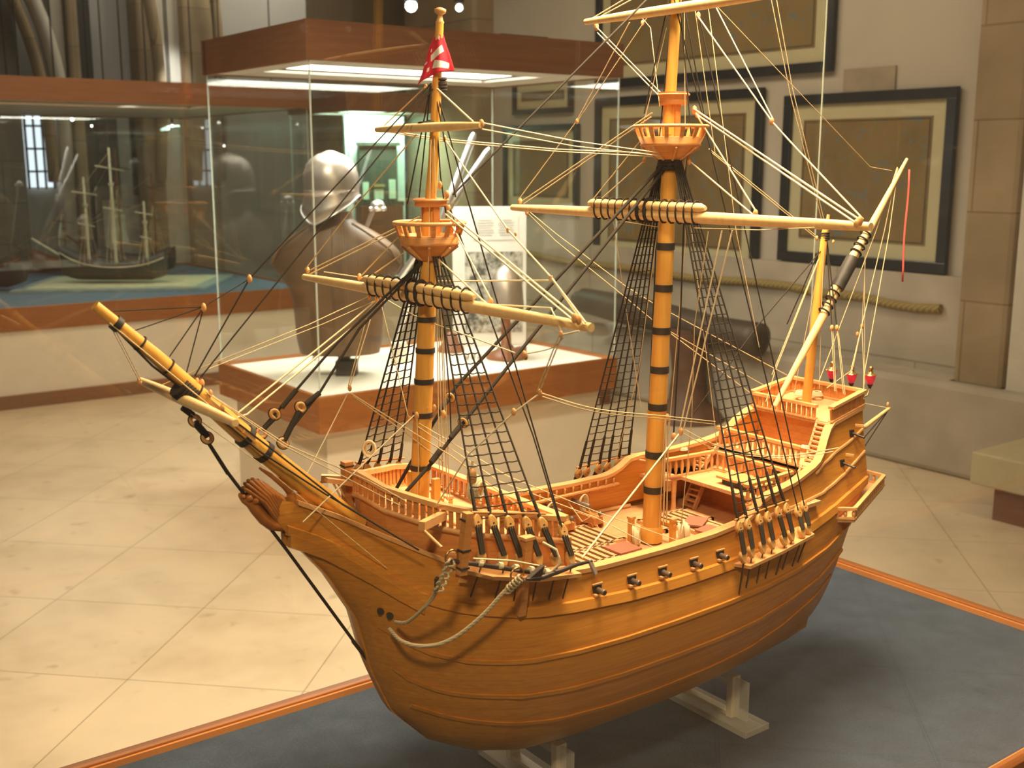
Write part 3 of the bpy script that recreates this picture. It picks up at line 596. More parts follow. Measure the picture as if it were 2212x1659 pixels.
def hb(x, z):
    """half breadth of the hull at station x, height z"""
    zk, bm, br, zr, zm = I(x, ZK), I(x, BM), I(x, BR), I(x, ZR), I(x, ZM); zm = max(zm, zk + .02)
    if z >= zm:
        t = min(1, max(0, (z - zm) / max(1e-3, zr - zm))); return bm + (br - bm) * (.5 * t + .5 * t * t * (3 - 2 * t))
    s = max(0, (z - zk) / (zm - zk)); return .008 + (bm - .008) * max(0, (1 - (1 - s) ** I(x, PB))) ** (1 / 1.75)
def hp(x, z, side=-1, off=0.0): return Vector((x, YC + side * (hb(x, z) + off), z))
XA = 1.668     # transom station
ship = thing('sailing_ship_model', (1.22, YC, .65), 'large three-masted wooden sailing ship model with full rigging, on the blue carpet', 'ship model')
def sp(mb, name, mat, parent=None, **k): return mb.build(name, mat, parent or ship, **k)
# ---- hull shell
def stations():
    xs = []; x = .578
    while x < XA: xs.append(x); x += .007 if x < .80 or x > 1.56 else .018
    return xs + [XA]
XS = stations(); NZ = 26
h = MB()
for side in (-1, 1):
    rows = []
    for x in XS:
        zk, zr = I(x, ZK), I(x, ZR); row = []
        for j in range(NZ + 1):
            s = j / NZ; s = s ** 1.35 if x > .7 else s
            z = zk + (zr - zk) * s; row.append(hp(x, z, side))
        rows.append(row if side < 0 else list(reversed(row)))
    h.grid(rows)
    inner = []
    for x in XS:
        zr = I(x, ZR); zi = max(I(x, ZK) + .01, zr - (.085 if .9 < x else .04)); 
        r_ = []
        for j in range(6):
            z = zi + (zr - zi) * j / 5; b_ = max(.001, hb(x, z) - .009); r_.append(Vector((x, YC + side * b_, z)))
        inner.append(list(reversed(r_)) if side < 0 else r_)
    h.grid(inner)
# transom
tr_ = []
zk, zr = I(XA, ZK), I(XA, ZR)
for j in range(NZ + 1):
    z = zk + (zr - zk) * j / NZ; b_ = hb(XA, z); tr_.append([Vector((XA, YC - b_ + 2 * b_ * k / 8, z)) for k in range(9)])
h.grid(tr_, smooth=False)
hull = sp(h, 'hull', M['hull'])
# stem post and keel
def keelpts(x0, x1, n): return [(x0 + (x1 - x0) * i / n, I(x0 + (x1 - x0) * i / n, ZK)) for i in range(n + 1)]
kp = keelpts(.60, .92, 40) + [(1.0, .738), (1.3, .736), (1.60, .738)]
k_ = MB(); rings = []
for i, (x, z) in enumerate(kp):
    a = kp[max(0, i - 1)]; b_ = kp[min(len(kp) - 1, i + 1)]; d = Vector((b_[0] - a[0], 0, b_[1] - a[1])).normalized(); nrm = Vector((d.z, 0, -d.x))
    p = Vector((x, YC, z)); rings.append([p + nrm * .002 + Vector((0, -.0065, 0)), p + nrm * .002 + Vector((0, .0065, 0)), p - nrm * .016 + Vector((0, .0085, 0)), p - nrm * .016 + Vector((0, -.0085, 0))])
k_.loft(rings, smooth=False); sp(k_, 'keel', M['hull'], hull)
b = MB(); b.add([(1.585, YC - .006, .742), (1.602, YC - .006, .742), (1.682, YC - .006, .985), (1.655, YC - .006, .97)] + [(1.585, YC + .006, .742), (1.602, YC + .006, .742), (1.682, YC + .006, .985), (1.655, YC + .006, .97)], [(0, 1, 2, 3), (7, 6, 5, 4), (0, 4, 5, 1), (1, 5, 6, 2), (2, 6, 7, 3), (3, 7, 4, 0)])
sp(b, 'stern_post', M['hull'], hull)
r = MB(); r.add([(1.604, YC - .005, .735), (1.640, YC - .005, .742), (1.715, YC - .005, 1.0), (1.684, YC - .005, 1.0)] + [(1.604, YC + .005, .735), (1.640, YC + .005, .742), (1.715, YC + .005, 1.0), (1.684, YC + .005, 1.0)], [(0, 1, 2, 3), (7, 6, 5, 4), (0, 4, 5, 1), (1, 5, 6, 2), (2, 6, 7, 3), (3, 7, 4, 0)])
sp(r, 'rudder', M['hull'])
# ---- wales: raised strakes following the hull
def strake(name, pts, w_, d_, mat, side, parent=hull):
    """pts: (x, z) list along the hull; rectangular moulding w_ high, d_ proud"""
    n = 60; x0, x1 = pts[0][0], pts[-1][0]; rings = []
    for i in range(n + 1):
        x = x0 + (x1 - x0) * i / n; z = I(x, pts)
        ring = []
        for zz, o in ((z - w_ / 2, -.004), (z + w_ / 2, -.004), (z + w_ / 2 * .8, d_), (z - w_ / 2 * .8, d_)):
            p = hp(x, min(zz, 2), side, o); p.z = zz; ring.append(p)
        rings.append(ring if side < 0 else list(reversed(ring)))
    return sp(MB().loft(rings, smooth=False), name, mat, parent)
MAINW = [(.592, 1.142), (.637, 1.12), (.686, 1.085), (.713, 1.063), (.733, 1.047), (.758, 1.038), (.779, 1.033), (.829, 1.025), (.873, 1.020), (.921, 1.017), (1.02, 1.011), (1.15, 1.008), (1.31, 1.008), (1.375, 1.011), (1.45, 1.015), (1.535, 1.024), (1.60, 1.034), (1.664, 1.046)]
L2 = [(.700, .998), (.725, .978), (.745, .966), (.786, .957), (.82, .955), (.892, .956), (1.3, .956), (1.4, .958), (1.51, .965), (1.60, .978), (1.655, .99)]
L3 = [(.718, .935), (.735, .918), (.767, .904), (.811, .900), (.86, .899), (1.25, .900), (1.375, .904), (1.50, .910), (1.60, .93)]
L4 = [(.745, .872), (.776, .860), (.824, .850), (.895, .845), (1.08, .840), (1.25, .843), (1.4, .852), (1.52, .868), (1.58, .885)]
for side in (-1, 1):
    strake('wale', MAINW, .016, .0050, M['hull'], side); strake('wale', L2, .007, .0035, M['hull'], side)
    strake('wale', L3, .007, .0035, M['hull'], side); strake('wale', L4, .007, .003, M['hull'], side)
    strake('moulding', [(1.30, 1.057), (1.336, 1.058), (1.42, 1.056), (1.509, 1.057), (1.589, 1.071), (1.664, 1.097)], .004, .003, M['rail'], side)
    strake('moulding', [(1.49, 1.092), (1.537, 1.103), (1.615, 1.120), (1.664, 1.136)], .004, .003, M['rail'], side)
    # broad beak cheek plank
    strake('beak_cheek', [(.595, 1.128), (.637, 1.106), (.686, 1.071), (.713, 1.050), (.735, 1.034)], .022, .006, M['hull'], side)
    # cap rail
    rings = []; capx = [x for x in XS if x >= .60]
    for x in capx:
        z = I(x, ZR); b_ = hb(x, z); ring = [Vector((x, YC + side * (b_ + .004), z - .001)), Vector((x, YC + side * (b_ + .004), z + .005)), Vector((x, YC + side * max(.0005, b_ - .012), z + .005)), Vector((x, YC + side * max(.0005, b_ - .012), z - .001))]
        rings.append(ring if side < 0 else list(reversed(ring)))
    sp(MB().loft(rings, smooth=False), 'cap_rail', M['rail'])
# ---- decks
def deck(name, x0, x1, zf, off=.009, mat='deckwood', th=.006, zlook=None):
    xs = [x0 + (x1 - x0) * i / 14 for i in range(15)]; b = MB(); vs = []
    for x in xs:
        z = zf(x) if callable(zf) else zf; b_ = max(.002, hb(x, zlook or z) - off); vs += [(x, YC - b_, z), (x, YC + b_, z), (x, YC - b_, z - th), (x, YC + b_, z - th)]
    for i in range(14):
        a = i * 4; b.add([vs[a], vs[a + 1], vs[a + 5], vs[a + 4]], [(0, 3, 2, 1)]); b.add([vs[a + 2], vs[a + 3], vs[a + 7], vs[a + 6]], [(0, 1, 2, 3)])
    b.add([vs[0], vs[1], vs[3], vs[2]], [(0, 1, 2, 3)]); b.add([vs[56], vs[57], vs[59], vs[58]], [(3, 2, 1, 0)])
    return sp(b, name, M[mat])
ZW = .990; ZH = 1.054; ZQ = 1.092; ZP = 1.160
deck('main_deck', .90, 1.60, ZW)
deck('half_deck', 1.395, 1.52, ZH); deck('quarter_deck', 1.50, 1.62, ZQ, zlook=1.09); deck('poop_deck', 1.569, XA - .002, lambda x: ZP + (x - 1.569) * .17, off=.006, zlook=1.15)
def bulkhead(name, x, z0, z1, mat='inner', doors=()):
    b_ = hb(x, (z0 + z1) / 2) - .008; b = MB().box((x, YC, (z0 + z1) / 2), (.006, 2 * b_, z1 - z0)); o = sp(b, name, M[mat])
    for y, w_, h_ in doors: MB().box((x - .0035, YC + y, z0 + h_ / 2), (.002, w_, h_)).build('doorway', M['black'], o)
    return o
bulkhead('waist_bulkhead', .925, ZW, 1.108, doors=((.06, .03, .05),))
bulkhead('half_deck_bulkhead', 1.475, ZW, ZH, doors=((-.07, .05, .035),))
bulkhead('quarter_bulkhead', 1.503, ZH, ZQ, doors=((-.055, .06, .026),)); bulkhead('poop_bulkhead', 1.590, ZQ, ZP)
# starboard and port gangways beside the well
for side in (-1, 1):
    b = MB(); b.prism([(1.35, YC + side * .095), (1.475, YC + side * .085), (1.475, YC + side * .150), (1.35, YC + side * .158)][::side], ZH - .006, ZH); sp(b, 'gangway', M['deckwood'])
    sp(MB().lathe((1.385, YC + side * .098, ZW), (0, 0, 1), [(0, .007), (.006, .005), (.02, .004), (.05, .005), (ZH - ZW, .006)], 8), 'deck_pillar', M['rail'])
# ---- balustrades
def balustrade(name, pts, h_, n, rail_r=.0035, mat='rail', closed=False, squared=False, w_=.009, parent=None):
    """rail over posts; pts are foot points; posts become sub-parts"""
    P = [Vector(p) for p in pts]; hs = Vector((0, 0, h_))
    b = MB()
    for a, c in zip(P, P[1:]): b.bar(a + hs, c + hs, w_, .005); b.bar(a + Vector((0, 0, .0015)), c + Vector((0, 0, .0015)), w_ * .8, .003)
    o = sp(b, name, M[mat], parent)
    segs = [(c - a).length for a, c in zip(P, P[1:])]; L = sum(segs)
    for i in range(n):
        d = L * (i + .5) / n; k = 0
        while k < len(segs) - 1 and d > segs[k]: d -= segs[k]; k += 1
        q = P[k].lerp(P[k + 1], d / segs[k])
        if squared:
            MB().box(q + Vector((0, 0, h_ / 2)), (.005, .005, h_)).build('baluster', M['inner'], o)
        else:
            MB().lathe(q, (0, 0, 1), [(0, .0032), (h_ * .15, .0018), (h_ * .4, .0034), (h_ * .6, .0034), (h_ * .85, .0018), (h_, .0032)], 6).build('baluster', M['rail'], o)
    return o
for s in (-1, 1): balustrade('gangway_rail', [(1.35, YC + s * .097, ZH), (1.475, YC + s * .087, ZH)], .034, 9)
balustrade('half_deck_rail', [(1.475, YC + .087, ZH), (1.475, YC - .087, ZH)], .034, 12)
balustrade('quarter_rail', [(1.500, YC + .105, ZQ), (1.500, YC - .085, ZQ)], .034, 16)
balustrade('poop_front_rail', [(1.569, YC + .084, ZP), (1.569, YC - .058, ZP)], .024, 13, squared=True)
def zp(x): return ZP + (x - 1.569) * .17
poop_pts = [(1.569, YC - .088, zp(1.569)), (1.67, YC - .080, zp(1.67)), (XA, YC - .078, zp(XA)), (XA, YC + .078, zp(XA)), (1.67, YC + .080, zp(1.67)), (1.569, YC + .088, zp(1.569))]
o = balustrade('poop_side_rail', poop_pts, .026, 22, squared=True, w_=.011)
b = MB()
for a, c in zip(poop_pts, poop_pts[1:]): b.bar(Vector(a) + Vector((0, 0, .012)), Vector(c) + Vector((0, 0, .012)), .003, .022)
b.build('rail_panel', M['inner'], o)
# ---- ladders
def ladder(p, q, w_, n, side=Vector((0, 1, 0))):
    p, q = Vector(p), Vector(q); s = side * w_ / 2; b = MB().bar(p - s, q - s, .004, .007).bar(p + s, q + s, .004, .007)
    o = sp(b, 'ladder', M['deckwood'])
    for i in range(n):
        c = p.lerp(q, (i + .5) / n); MB().box(c, (.009, w_, .003)).build('step', M['deckwood'], o)
ladder((1.42, YC + .095, ZW), (1.455, YC + .095, ZH), .026, 7)
ladder((1.468, YC - .108, ZH), (1.500, YC - .103, ZQ + .004), .030, 7)
ladder((1.538, YC - .078, ZQ), (1.572, YC - .073, ZP), .026, 9)
ladder((1.462, YC + .118, ZH), (1.498, YC + .112, ZQ + .004), .026, 7)
# ---- forecastle
FC = [(.702, 0, 1.196), (.706, .020, 1.192), (.717, .042, 1.182), (.742, .070, 1.172), (.765, .098, 1.164), (.789, .118, 1.158), (.815, .134, 1.153), (.841, .146, 1.150), (.88, .158, 1.142), (.918, .166, 1.135)]
FH = .030
fl = [(x, -v, z) for x, v, z in FC[::-1]] + [(x, v, z) for x, v, z in FC[1:]]
b = MB(); n = len(fl); vs = [(x, YC + v * .97, z - FH) for x, v, z in fl] + [(x, YC + v * .97, z - FH - .006) for x, v, z in fl]
for i in range(n // 2): b.add([vs[i], vs[i + 1], vs[n - 2 - i], vs[n - 1 - i]], [(0, 3, 2, 1)]); b.add([vs[n + i], vs[n + i + 1], vs[2 * n - 2 - i], vs[2 * n - 1 - i]], [(0, 1, 2, 3)])
sp(b, 'forecastle_deck', M['deckwood'])
# side walls flaring from the bulwark up to the forecastle deck
rows = []
for x, v, z in fl:
    xx = max(x, .708); zb = I(xx, ZR) - .012; bb_ = hb(xx, zb) - .012; yb = YC + (min(abs(v), bb_) if abs(v) > .001 else 0) * (1 if v > 0 else -1)
    rows.append([Vector((x + .004, yb, min(zb, z - FH - .01))), Vector((x + .002, YC + v * .985, (zb + z - FH) / 2)), Vector((x, YC + v, z - FH))])
fw_ = sp(MB().grid(rows, smooth=False), 'forecastle_wall', M['inner']); sm = fw_.modifiers.new('thick', 'SOLIDIFY'); sm.thickness = .005
b = MB(); b.tube([(x, YC + v * 1.01, z - FH) for x, v, z in fl], .0042, 6); b.build('belt_moulding', M['rail'], fw_)
b = MB()
ring = [[Vector((x, YC + v, z)) + o_ for o_ in (Vector((0, 0, -.003)), Vector((0, 0, .004)))] for x, v, z in fl]
rr = []
for i, (x, v, z) in enumerate(fl):
    a, c = fl[max(0, i - 1)], fl[min(len(fl) - 1, i + 1)]; d = Vector((c[0] - a[0], c[1] - a[1], 0)).normalized(); nn = Vector((-d.y, d.x, 0)) * .0050
    p = Vector((x, YC + v, z)); rr.append([p - nn - Vector((0, 0, .003)), p + nn - Vector((0, 0, .003)), p + nn + Vector((0, 0, .004)), p - nn + Vector((0, 0, .004))])
b.loft(rr, smooth=False); frail = sp(b, 'forecastle_rail', M['rail'])
P = [Vector((x, YC + v, z - FH)) for x, v, z in fl]; segs = [(c - a).length for a, c in zip(P, P[1:])]; L = sum(segs); nb = 62
for i in range(nb):
    d = L * (i + .5) / nb; k = 0
    while k < len(segs) - 1 and d > segs[k]: d -= segs[k]; k += 1
    q = P[k].lerp(P[k + 1], d / segs[k]); MB().box(q + Vector((0, 0, FH / 2)), (.006, .004, FH), rz=math.atan2(P[k + 1].y - P[k].y, P[k + 1].x - P[k].x)).build('baluster', M['inner'], frail)
balustrade('breast_rail', [(.920, YC + .164, 1.135 - FH), (.920, YC - .164, 1.135 - FH)], FH, 22, squared=True, w_=.013)
sp(MB().bar((.80, YC - .12, 1.128), (.80, YC + .12, 1.128), .004, .003), 'deck_seam', M['inner'])
# catheads and knighthead
for s in (-1, 1):
    o = sp(MB().bar((.768, YC + s * .103, 1.152), (.715, YC + s * .134, 1.156), .009, .011), 'cathead', M['rail'])
    MB().tube([(.717, YC + s * .136, 1.150), (.722, YC + s * .168, 1.136)], .0022, 6).build('cat_block_fall', M['block'], o)
t_ = MB().box((.712, YC + .050, 1.160), (.013, .013, .080)); o = sp(t_, 'knighthead', M['inner']); MB().box((.712, YC + .050, 1.194), (.015, .015, .002)).build('iron_band', M['black'], o)
sp(MB().bar((.672, YC + .035, 1.184), (.728, YC + .030, 1.168), .010, .006), 'beak_platform', M['rail'])
for q in (0, .006): sp(MB().tube([(.682 + q, YC + .034, 1.178), (.690 + q, YC + .030, 1.158)], .0014, 5), 'platform_strut', M['rail'])
# wooden cleats on the forecastle front
for i in range(4): sp(MB().box((.765 + .003 * i, YC - .126 - .004 * i, 1.108 - .012 * i), (.012, .006, .0035), rz=-.9), 'wall_cleat', M['rail'])
# rigging coordinates (metres, hall frame)
ROPES = [
 ('tar', 1.6, 'main_topmast_stay', [(1.201,1.28,1.832),(0.856,1.28,1.556)]),
 ('tar', 2.6, 'main_stay', [(1.249,1.28,1.599),(0.866,1.292,1.291),(0.831,1.298,1.242),(0.763,1.3,1.147)]),
 ('tar', 2.6, 'main_stay', [(1.249,1.28,1.59),(0.837,1.25,1.238),(0.8,1.245,1.207),(0.725,1.23,1.16)]),
 ('tar', 1.8, 'fore_stay', [(0.818,1.28,1.479),(0.679,1.284,1.372),(0.62,1.286,1.317),(0.572,1.288,1.273)]),
 ('tar', 1.8, 'fore_stay', [(0.818,1.28,1.477),(0.706,1.276,1.388),(0.646,1.274,1.312),(0.59,1.272,1.257)]),
 ('tar', 1, 'fore_topmast_stay', [(0.824,1.28,1.699),(0.561,1.28,1.461),(0.49,1.288,1.349)]),
 ('tar', 1, 'fore_topmast_stay', [(0.826,1.28,1.692),(0.491,1.272,1.35)]),
 ('tar', 0.7, 'stay_bridle', [(0.561,1.28,1.461),(0.502,1.28,1.432),(0.397,1.28,1.435)]),
 ('tar', 0.7, 'stay_bridle', [(0.502,1.28,1.432),(0.42,1.28,1.411)]),
 ('tar', 0.8, 'stay_bridle', [(0.502,1.28,1.431),(0.458,1.28,1.377)]),
 ('tar', 0.8, 'stay_bridle', [(0.502,1.28,1.431),(0.477,1.28,1.356)]),
 ('tar', 1.1, 'main_backstay', [(1.248,1.28,1.862),(1.374,1.095,1.065)]),
 ('tar', 1.1, 'main_backstay', [(1.289,1.28,1.879),(1.392,1.098,1.069)]),
 ('tar', 1.1, 'fore_backstay', [(0.831,1.28,1.692),(0.898,1.095,1.132)]),
 ('tar', 1.1, 'fore_backstay', [(0.835,1.26,1.545),(0.9,1.16,1.242),(0.895,1.095,1.135)]),
 ('tar', 1, 'topmast_shroud', [(0.823,1.28,1.696),(0.803,1.31,1.544)]),
 ('tar', 1, 'topmast_shroud', [(0.823,1.28,1.696),(0.815,1.3,1.55)]),
 ('tar', 1, 'topmast_shroud', [(0.828,1.28,1.696),(0.83,1.27,1.581),(0.832,1.26,1.527)]),
 ('tar', 1, 'topmast_shroud', [(0.828,1.28,1.696),(0.837,1.245,1.554)]),
 ('tar', 1, 'topmast_shroud', [(1.261,1.28,1.89),(1.239,1.32,1.672)]),
 ('tar', 1, 'topmast_shroud', [(1.261,1.28,1.89),(1.256,1.235,1.64)]),
 ('tar', 1, 'topmast_shroud', [(1.261,1.28,1.89),(1.288,1.23,1.633)]),
 ('tar', 1, 'topmast_shroud', [(1.261,1.28,1.89),(1.263,1.31,1.634)]),
 ('tar', 1.4, 'bowsprit_guy', [(0.394,1.28,1.42),(0.436,1.276,1.369),(0.489,1.274,1.32)]),
 ('tar', 1.2, 'bowsprit_guy', [(0.488,1.27,1.321),(0.555,1.26,1.253),(0.635,1.25,1.188),(0.687,1.235,1.149)]),
 ('tar', 1.2, 'bowsprit_guy', [(0.524,1.265,1.297),(0.571,1.25,1.252),(0.64,1.21,1.182),(0.716,1.155,1.122)]),
 ('tar', 2.3, 'bobstay', [(0.498,1.28,1.27),(0.522,1.28,1.226),(0.596,1.28,1.111),(0.692,1.28,0.956),(0.707,1.28,0.932)]),
 ('tar', 2.3, 'bobstay_seizing', [(0.499,1.281,1.268),(0.522,1.281,1.225)]),
 ('tar', 2.6, 'bobstay_seizing', [(0.686,1.28,0.964),(0.705,1.28,0.935)]),
 ('tar', 1.2, 'mizzen_shroud', [(1.647,1.28,1.461),(1.622,1.24,1.316)]),
 ('tar', 1.2, 'mizzen_shroud', [(1.648,1.28,1.461),(1.636,1.24,1.315)]),
 ('tar', 1.2, 'mizzen_shroud', [(1.641,1.28,1.461),(1.674,1.33,1.246)]),
 ('tar', 1.2, 'mizzen_shroud', [(1.637,1.28,1.461),(1.623,1.34,1.309)]),
 ('tar', 1, 'mizzen_stay', [(1.644,1.28,1.454),(1.478,1.28,1.329),(1.303,1.28,1.172)]),
 ('ropelt', 1.25, 'fore_lift', [(0.833,1.26,1.536),(0.771,0.919,1.437)]),
 ('ropelt', 1.25, 'fore_lift', [(0.83,1.26,1.532),(0.765,0.919,1.435)]),
 ('ropelt', 1.1, 'fore_lift', [(0.838,1.26,1.521),(0.811,1.13,1.432)]),
 ('ropelt', 1.2, 'fore_lift', [(0.819,1.27,1.477),(0.804,1.13,1.428)]),
 ('ropelt', 1.1, 'fore_topsail_sheet', [(0.838,1.27,1.627),(0.822,1.11,1.518),(0.801,1.0,1.471),(0.784,0.919,1.43)]),
 ('ropelt', 1, 'fore_bowline', [(0.816,1.58,1.432),(0.84,1.48,1.428),(0.846,1.3,1.439),(0.797,1.0,1.468)]),
 ('ropelt', 0.9, 'fore_bowline', [(0.81,1.13,1.427),(0.793,0.99,1.438),(0.785,0.96,1.414)]),
 ('ropelt', 1.1, 'fore_bowline', [(0.801,1.0,1.47),(0.782,0.919,1.428)]),
 ('ropelt', 1, 'fore_brace_pendant', [(0.79,0.98,1.415),(0.778,0.95,1.414),(0.775,0.919,1.422)]),
 ('rope', 0.8, 'fore_brace', [(0.777,0.95,1.414),(0.785,1.0,1.341)]),
 ('rope', 0.8, 'fore_brace', [(0.773,0.95,1.415),(0.781,1.0,1.341)]),
 ('rope', 0.8, 'fore_brace', [(0.788,1.0,1.339),(0.943,1.08,1.286),(1.117,1.13,1.244),(1.228,1.14,1.219)]),
 ('rope', 0.8, 'fore_brace', [(0.789,1.0,1.335),(0.943,1.08,1.282),(1.117,1.13,1.24),(1.228,1.14,1.215)]),
 ('ropelt', 0.9, 'fore_sheet', [(0.783,1.0,1.338),(0.763,1.02,1.316),(0.739,1.08,1.256),(0.757,1.18,1.164)]),
 ('rope', 0.7, 'fore_buntline', [(0.779,0.95,1.411),(0.801,1.0,1.39),(0.824,1.08,1.37)]),
 ('ropelt', 0.9, 'fore_buntline', [(0.817,1.4,1.408),(0.818,1.31,1.39),(0.816,1.2,1.381),(0.81,1.08,1.373)]),
 ('ropelt', 1.1, 'fore_yard_line', [(0.798,1.59,1.425),(0.813,1.4,1.413)]),
 ('rope', 1, 'fore_lift', [(0.797,1.6,1.432),(0.815,1.3,1.527)]),
 ('rope', 1, 'fore_lift', [(0.802,1.6,1.428),(0.814,1.3,1.522)]),
 ('rope', 0.9, 'fore_topsail_sheet', [(0.794,1.6,1.436),(0.818,1.5,1.524),(0.813,1.3,1.635)]),
 ('rope', 0.9, 'fore_lift', [(0.811,1.46,1.433),(0.793,1.31,1.505)]),
 ('rope', 0.9, 'fore_lift', [(0.818,1.46,1.428),(0.79,1.3,1.48)]),
 ('ropelt', 1.3, 'fore_tack', [(0.792,1.38,1.409),(0.731,1.35,1.384),(0.54,1.28,1.3),(0.532,1.28,1.295)]),
 ('ropelt', 1.3, 'fore_tack', [(0.788,1.37,1.407),(0.739,1.34,1.385),(0.548,1.275,1.297),(0.531,1.275,1.294)]),
 ('rope', 0.7, 'sprit_line', [(0.793,1.4,1.413),(0.678,1.36,1.387),(0.514,1.32,1.353),(0.479,1.38,1.324)]),
 ('rope', 0.6, 'sprit_line', [(0.793,1.39,1.406),(0.699,1.36,1.386),(0.513,1.31,1.351)]),
 ('rope', 0.8, 'fore_clew_line', [(0.782,1.38,1.383),(0.726,1.34,1.302)]),
 ('rope', 0.8, 'fore_clew_line', [(0.776,1.38,1.385),(0.723,1.34,1.302)]),
 ('ropelt', 0.8, 'fore_tack_fall', [(0.722,1.34,1.292),(0.669,1.31,1.24),(0.628,1.28,1.208),(0.612,1.28,1.187)]),
 ('rope', 0.9, 'fore_sheet_fall', [(0.721,1.33,1.293),(0.773,1.26,1.246),(0.816,1.23,1.212),(0.925,1.13,1.103)]),
 ('rope', 0.9, 'fore_sheet_fall', [(0.724,1.33,1.289),(0.771,1.28,1.244),(0.818,1.25,1.198)]),
 ('rope', 0.6, 'fore_brail', [(0.793,1.37,1.409),(0.793,1.3,1.253)]),
 ('ropelt', 0.9, 'bow_line', [(0.793,1.28,1.265),(0.731,1.25,1.243),(0.6,1.24,1.159)]),
 ('rope', 0.8, 'sprit_halyard', [(0.393,1.28,1.425),(0.528,1.268,1.297)]),
 ('rope', 0.8, 'sprit_halyard', [(0.39,1.274,1.423),(0.505,1.26,1.308)]),
 ('rope', 0.8, 'sprit_sheet', [(0.495,1.27,1.333),(0.587,1.25,1.258),(0.686,1.22,1.201),(0.724,1.2,1.174)]),
 ('rope', 0.7, 'sprit_sheet', [(0.496,1.265,1.331),(0.579,1.245,1.26),(0.711,1.19,1.172)]),
 ('rope', 0.5, 'sprit_lift', [(0.393,1.28,1.418),(0.441,1.34,1.34)]),
 ('rope', 0.5, 'sprit_lift', [(0.396,1.28,1.417),(0.444,1.34,1.339)]),
 ('rope', 0.5, 'sprit_guy_line', [(0.469,1.28,1.315),(0.55,1.25,1.241),(0.701,1.21,1.085)]),
 ('rope', 0.8, 'fore_clew_garnet', [(0.781,1.26,1.262),(0.783,1.26,1.201),(0.779,1.26,1.153)]),
 ('ropelt', 1.2, 'topsail_lift', [(0.831,1.28,1.694),(0.806,1.16,1.647)]),
 ('rope', 0.9, 'topsail_lift', [(0.814,1.28,1.694),(0.818,1.33,1.675),(0.812,1.39,1.644)]),
 ('ropelt', 0.9, 'topsail_brace', [(0.811,1.145,1.645),(1.016,1.22,1.627),(1.25,1.28,1.611)]),
 ('ropelt', 0.9, 'topsail_brace', [(0.808,1.145,1.638),(1.016,1.22,1.62),(1.25,1.28,1.607)]),
 ('ropelt', 0.9, 'topsail_brace', [(0.818,1.38,1.641),(0.89,1.35,1.63),(1.056,1.31,1.617),(1.26,1.29,1.611)]),
 ('ropelt', 0.9, 'topsail_brace', [(0.82,1.38,1.639),(0.889,1.35,1.627),(1.056,1.31,1.614),(1.26,1.29,1.606)]),
 ('rope', 0.8, 'topsail_tie', [(0.822,1.272,1.628),(0.821,1.27,1.527)]),
 ('rope', 0.8, 'topsail_tie', [(0.817,1.272,1.628),(0.802,1.26,1.45)]),
 ('ropelt', 1.5, 'main_lift', [(1.275,1.25,1.678),(1.199,0.883,1.528)]),
 ('ropelt', 1.5, 'main_lift', [(1.281,1.25,1.67),(1.19,0.883,1.525)]),
 ('ropelt', 1.4, 'main_lift', [(1.277,1.25,1.674),(1.266,1.11,1.528)]),
 ('ropelt', 1.4, 'main_lift', [(1.28,1.26,1.6),(1.258,1.11,1.525)]),
 ('ropelt', 1.2, 'main_topsail_sheet', [(1.277,1.25,1.813),(1.256,1.08,1.654),(1.25,1.03,1.617),(1.205,0.883,1.529)]),
 ('ropelt', 1, 'main_topsail_sheet', [(1.284,1.22,1.823),(1.258,1.08,1.657)]),
 ('rope', 0.6, 'lateen_peak_line', [(1.286,1.22,1.824),(1.745,1.27,1.59),(1.809,1.27,1.583)]),
 ('rope', 0.9, 'mizzen_topmast_stay', [(1.347,1.28,1.614),(1.465,1.28,1.55),(1.619,1.28,1.467)]),
 ('rope', 0.9, 'mizzen_topmast_stay', [(1.349,1.286,1.619),(1.474,1.286,1.553),(1.621,1.286,1.473)]),
 ('rope', 0.8, 'main_halyard', [(1.472,1.28,1.861),(1.53,1.28,1.712),(1.641,1.28,1.475)]),
 ('rope', 0.8, 'main_halyard', [(1.492,1.286,1.863),(1.543,1.286,1.72),(1.653,1.286,1.478)]),
 ('rope', 1, 'main_lift', [(1.242,1.637,1.529),(1.246,1.31,1.673)]),
 ('rope', 1, 'main_lift', [(1.248,1.637,1.525),(1.244,1.31,1.667)]),
 ('rope', 0.9, 'main_topsail_sheet', [(1.235,1.637,1.532),(1.279,1.53,1.667),(1.278,1.4,1.817)]),
 ('rope', 0.8, 'main_topsail_sheet', [(1.281,1.53,1.667),(1.299,1.38,1.826)]),
 ('rope', 0.9, 'main_lift', [(1.243,1.45,1.532),(1.237,1.32,1.635)]),
 ('rope', 0.9, 'main_lift', [(1.255,1.45,1.53),(1.234,1.31,1.602)]),
 ('rope', 0.8, 'main_brace', [(1.258,1.637,1.512),(1.275,1.58,1.474),(1.373,1.5,1.38),(1.428,1.47,1.342),(1.686,1.35,1.191)]),
 ('rope', 0.8, 'main_brace', [(1.258,1.637,1.507),(1.275,1.58,1.461),(1.37,1.5,1.362),(1.426,1.47,1.31),(1.629,1.38,1.183)]),
 ('rope', 0.8, 'main_brace', [(1.426,1.47,1.31),(1.445,1.45,1.291),(1.58,1.38,1.179)]),
 ('rope', 0.6, 'main_yard_line', [(1.254,1.62,1.516),(1.228,1.38,1.508),(1.244,1.28,1.499)]),
 ('rope', 0.6, 'main_yard_line', [(1.264,1.23,1.5),(1.239,1.08,1.505),(1.196,0.95,1.516)]),
 ('ropelt', 1, 'main_topyard_line', [(1.267,1.47,1.817),(1.255,1.3,1.702)]),
 ('ropelt', 1, 'main_topyard_line', [(1.271,1.47,1.807),(1.249,1.3,1.699)]),
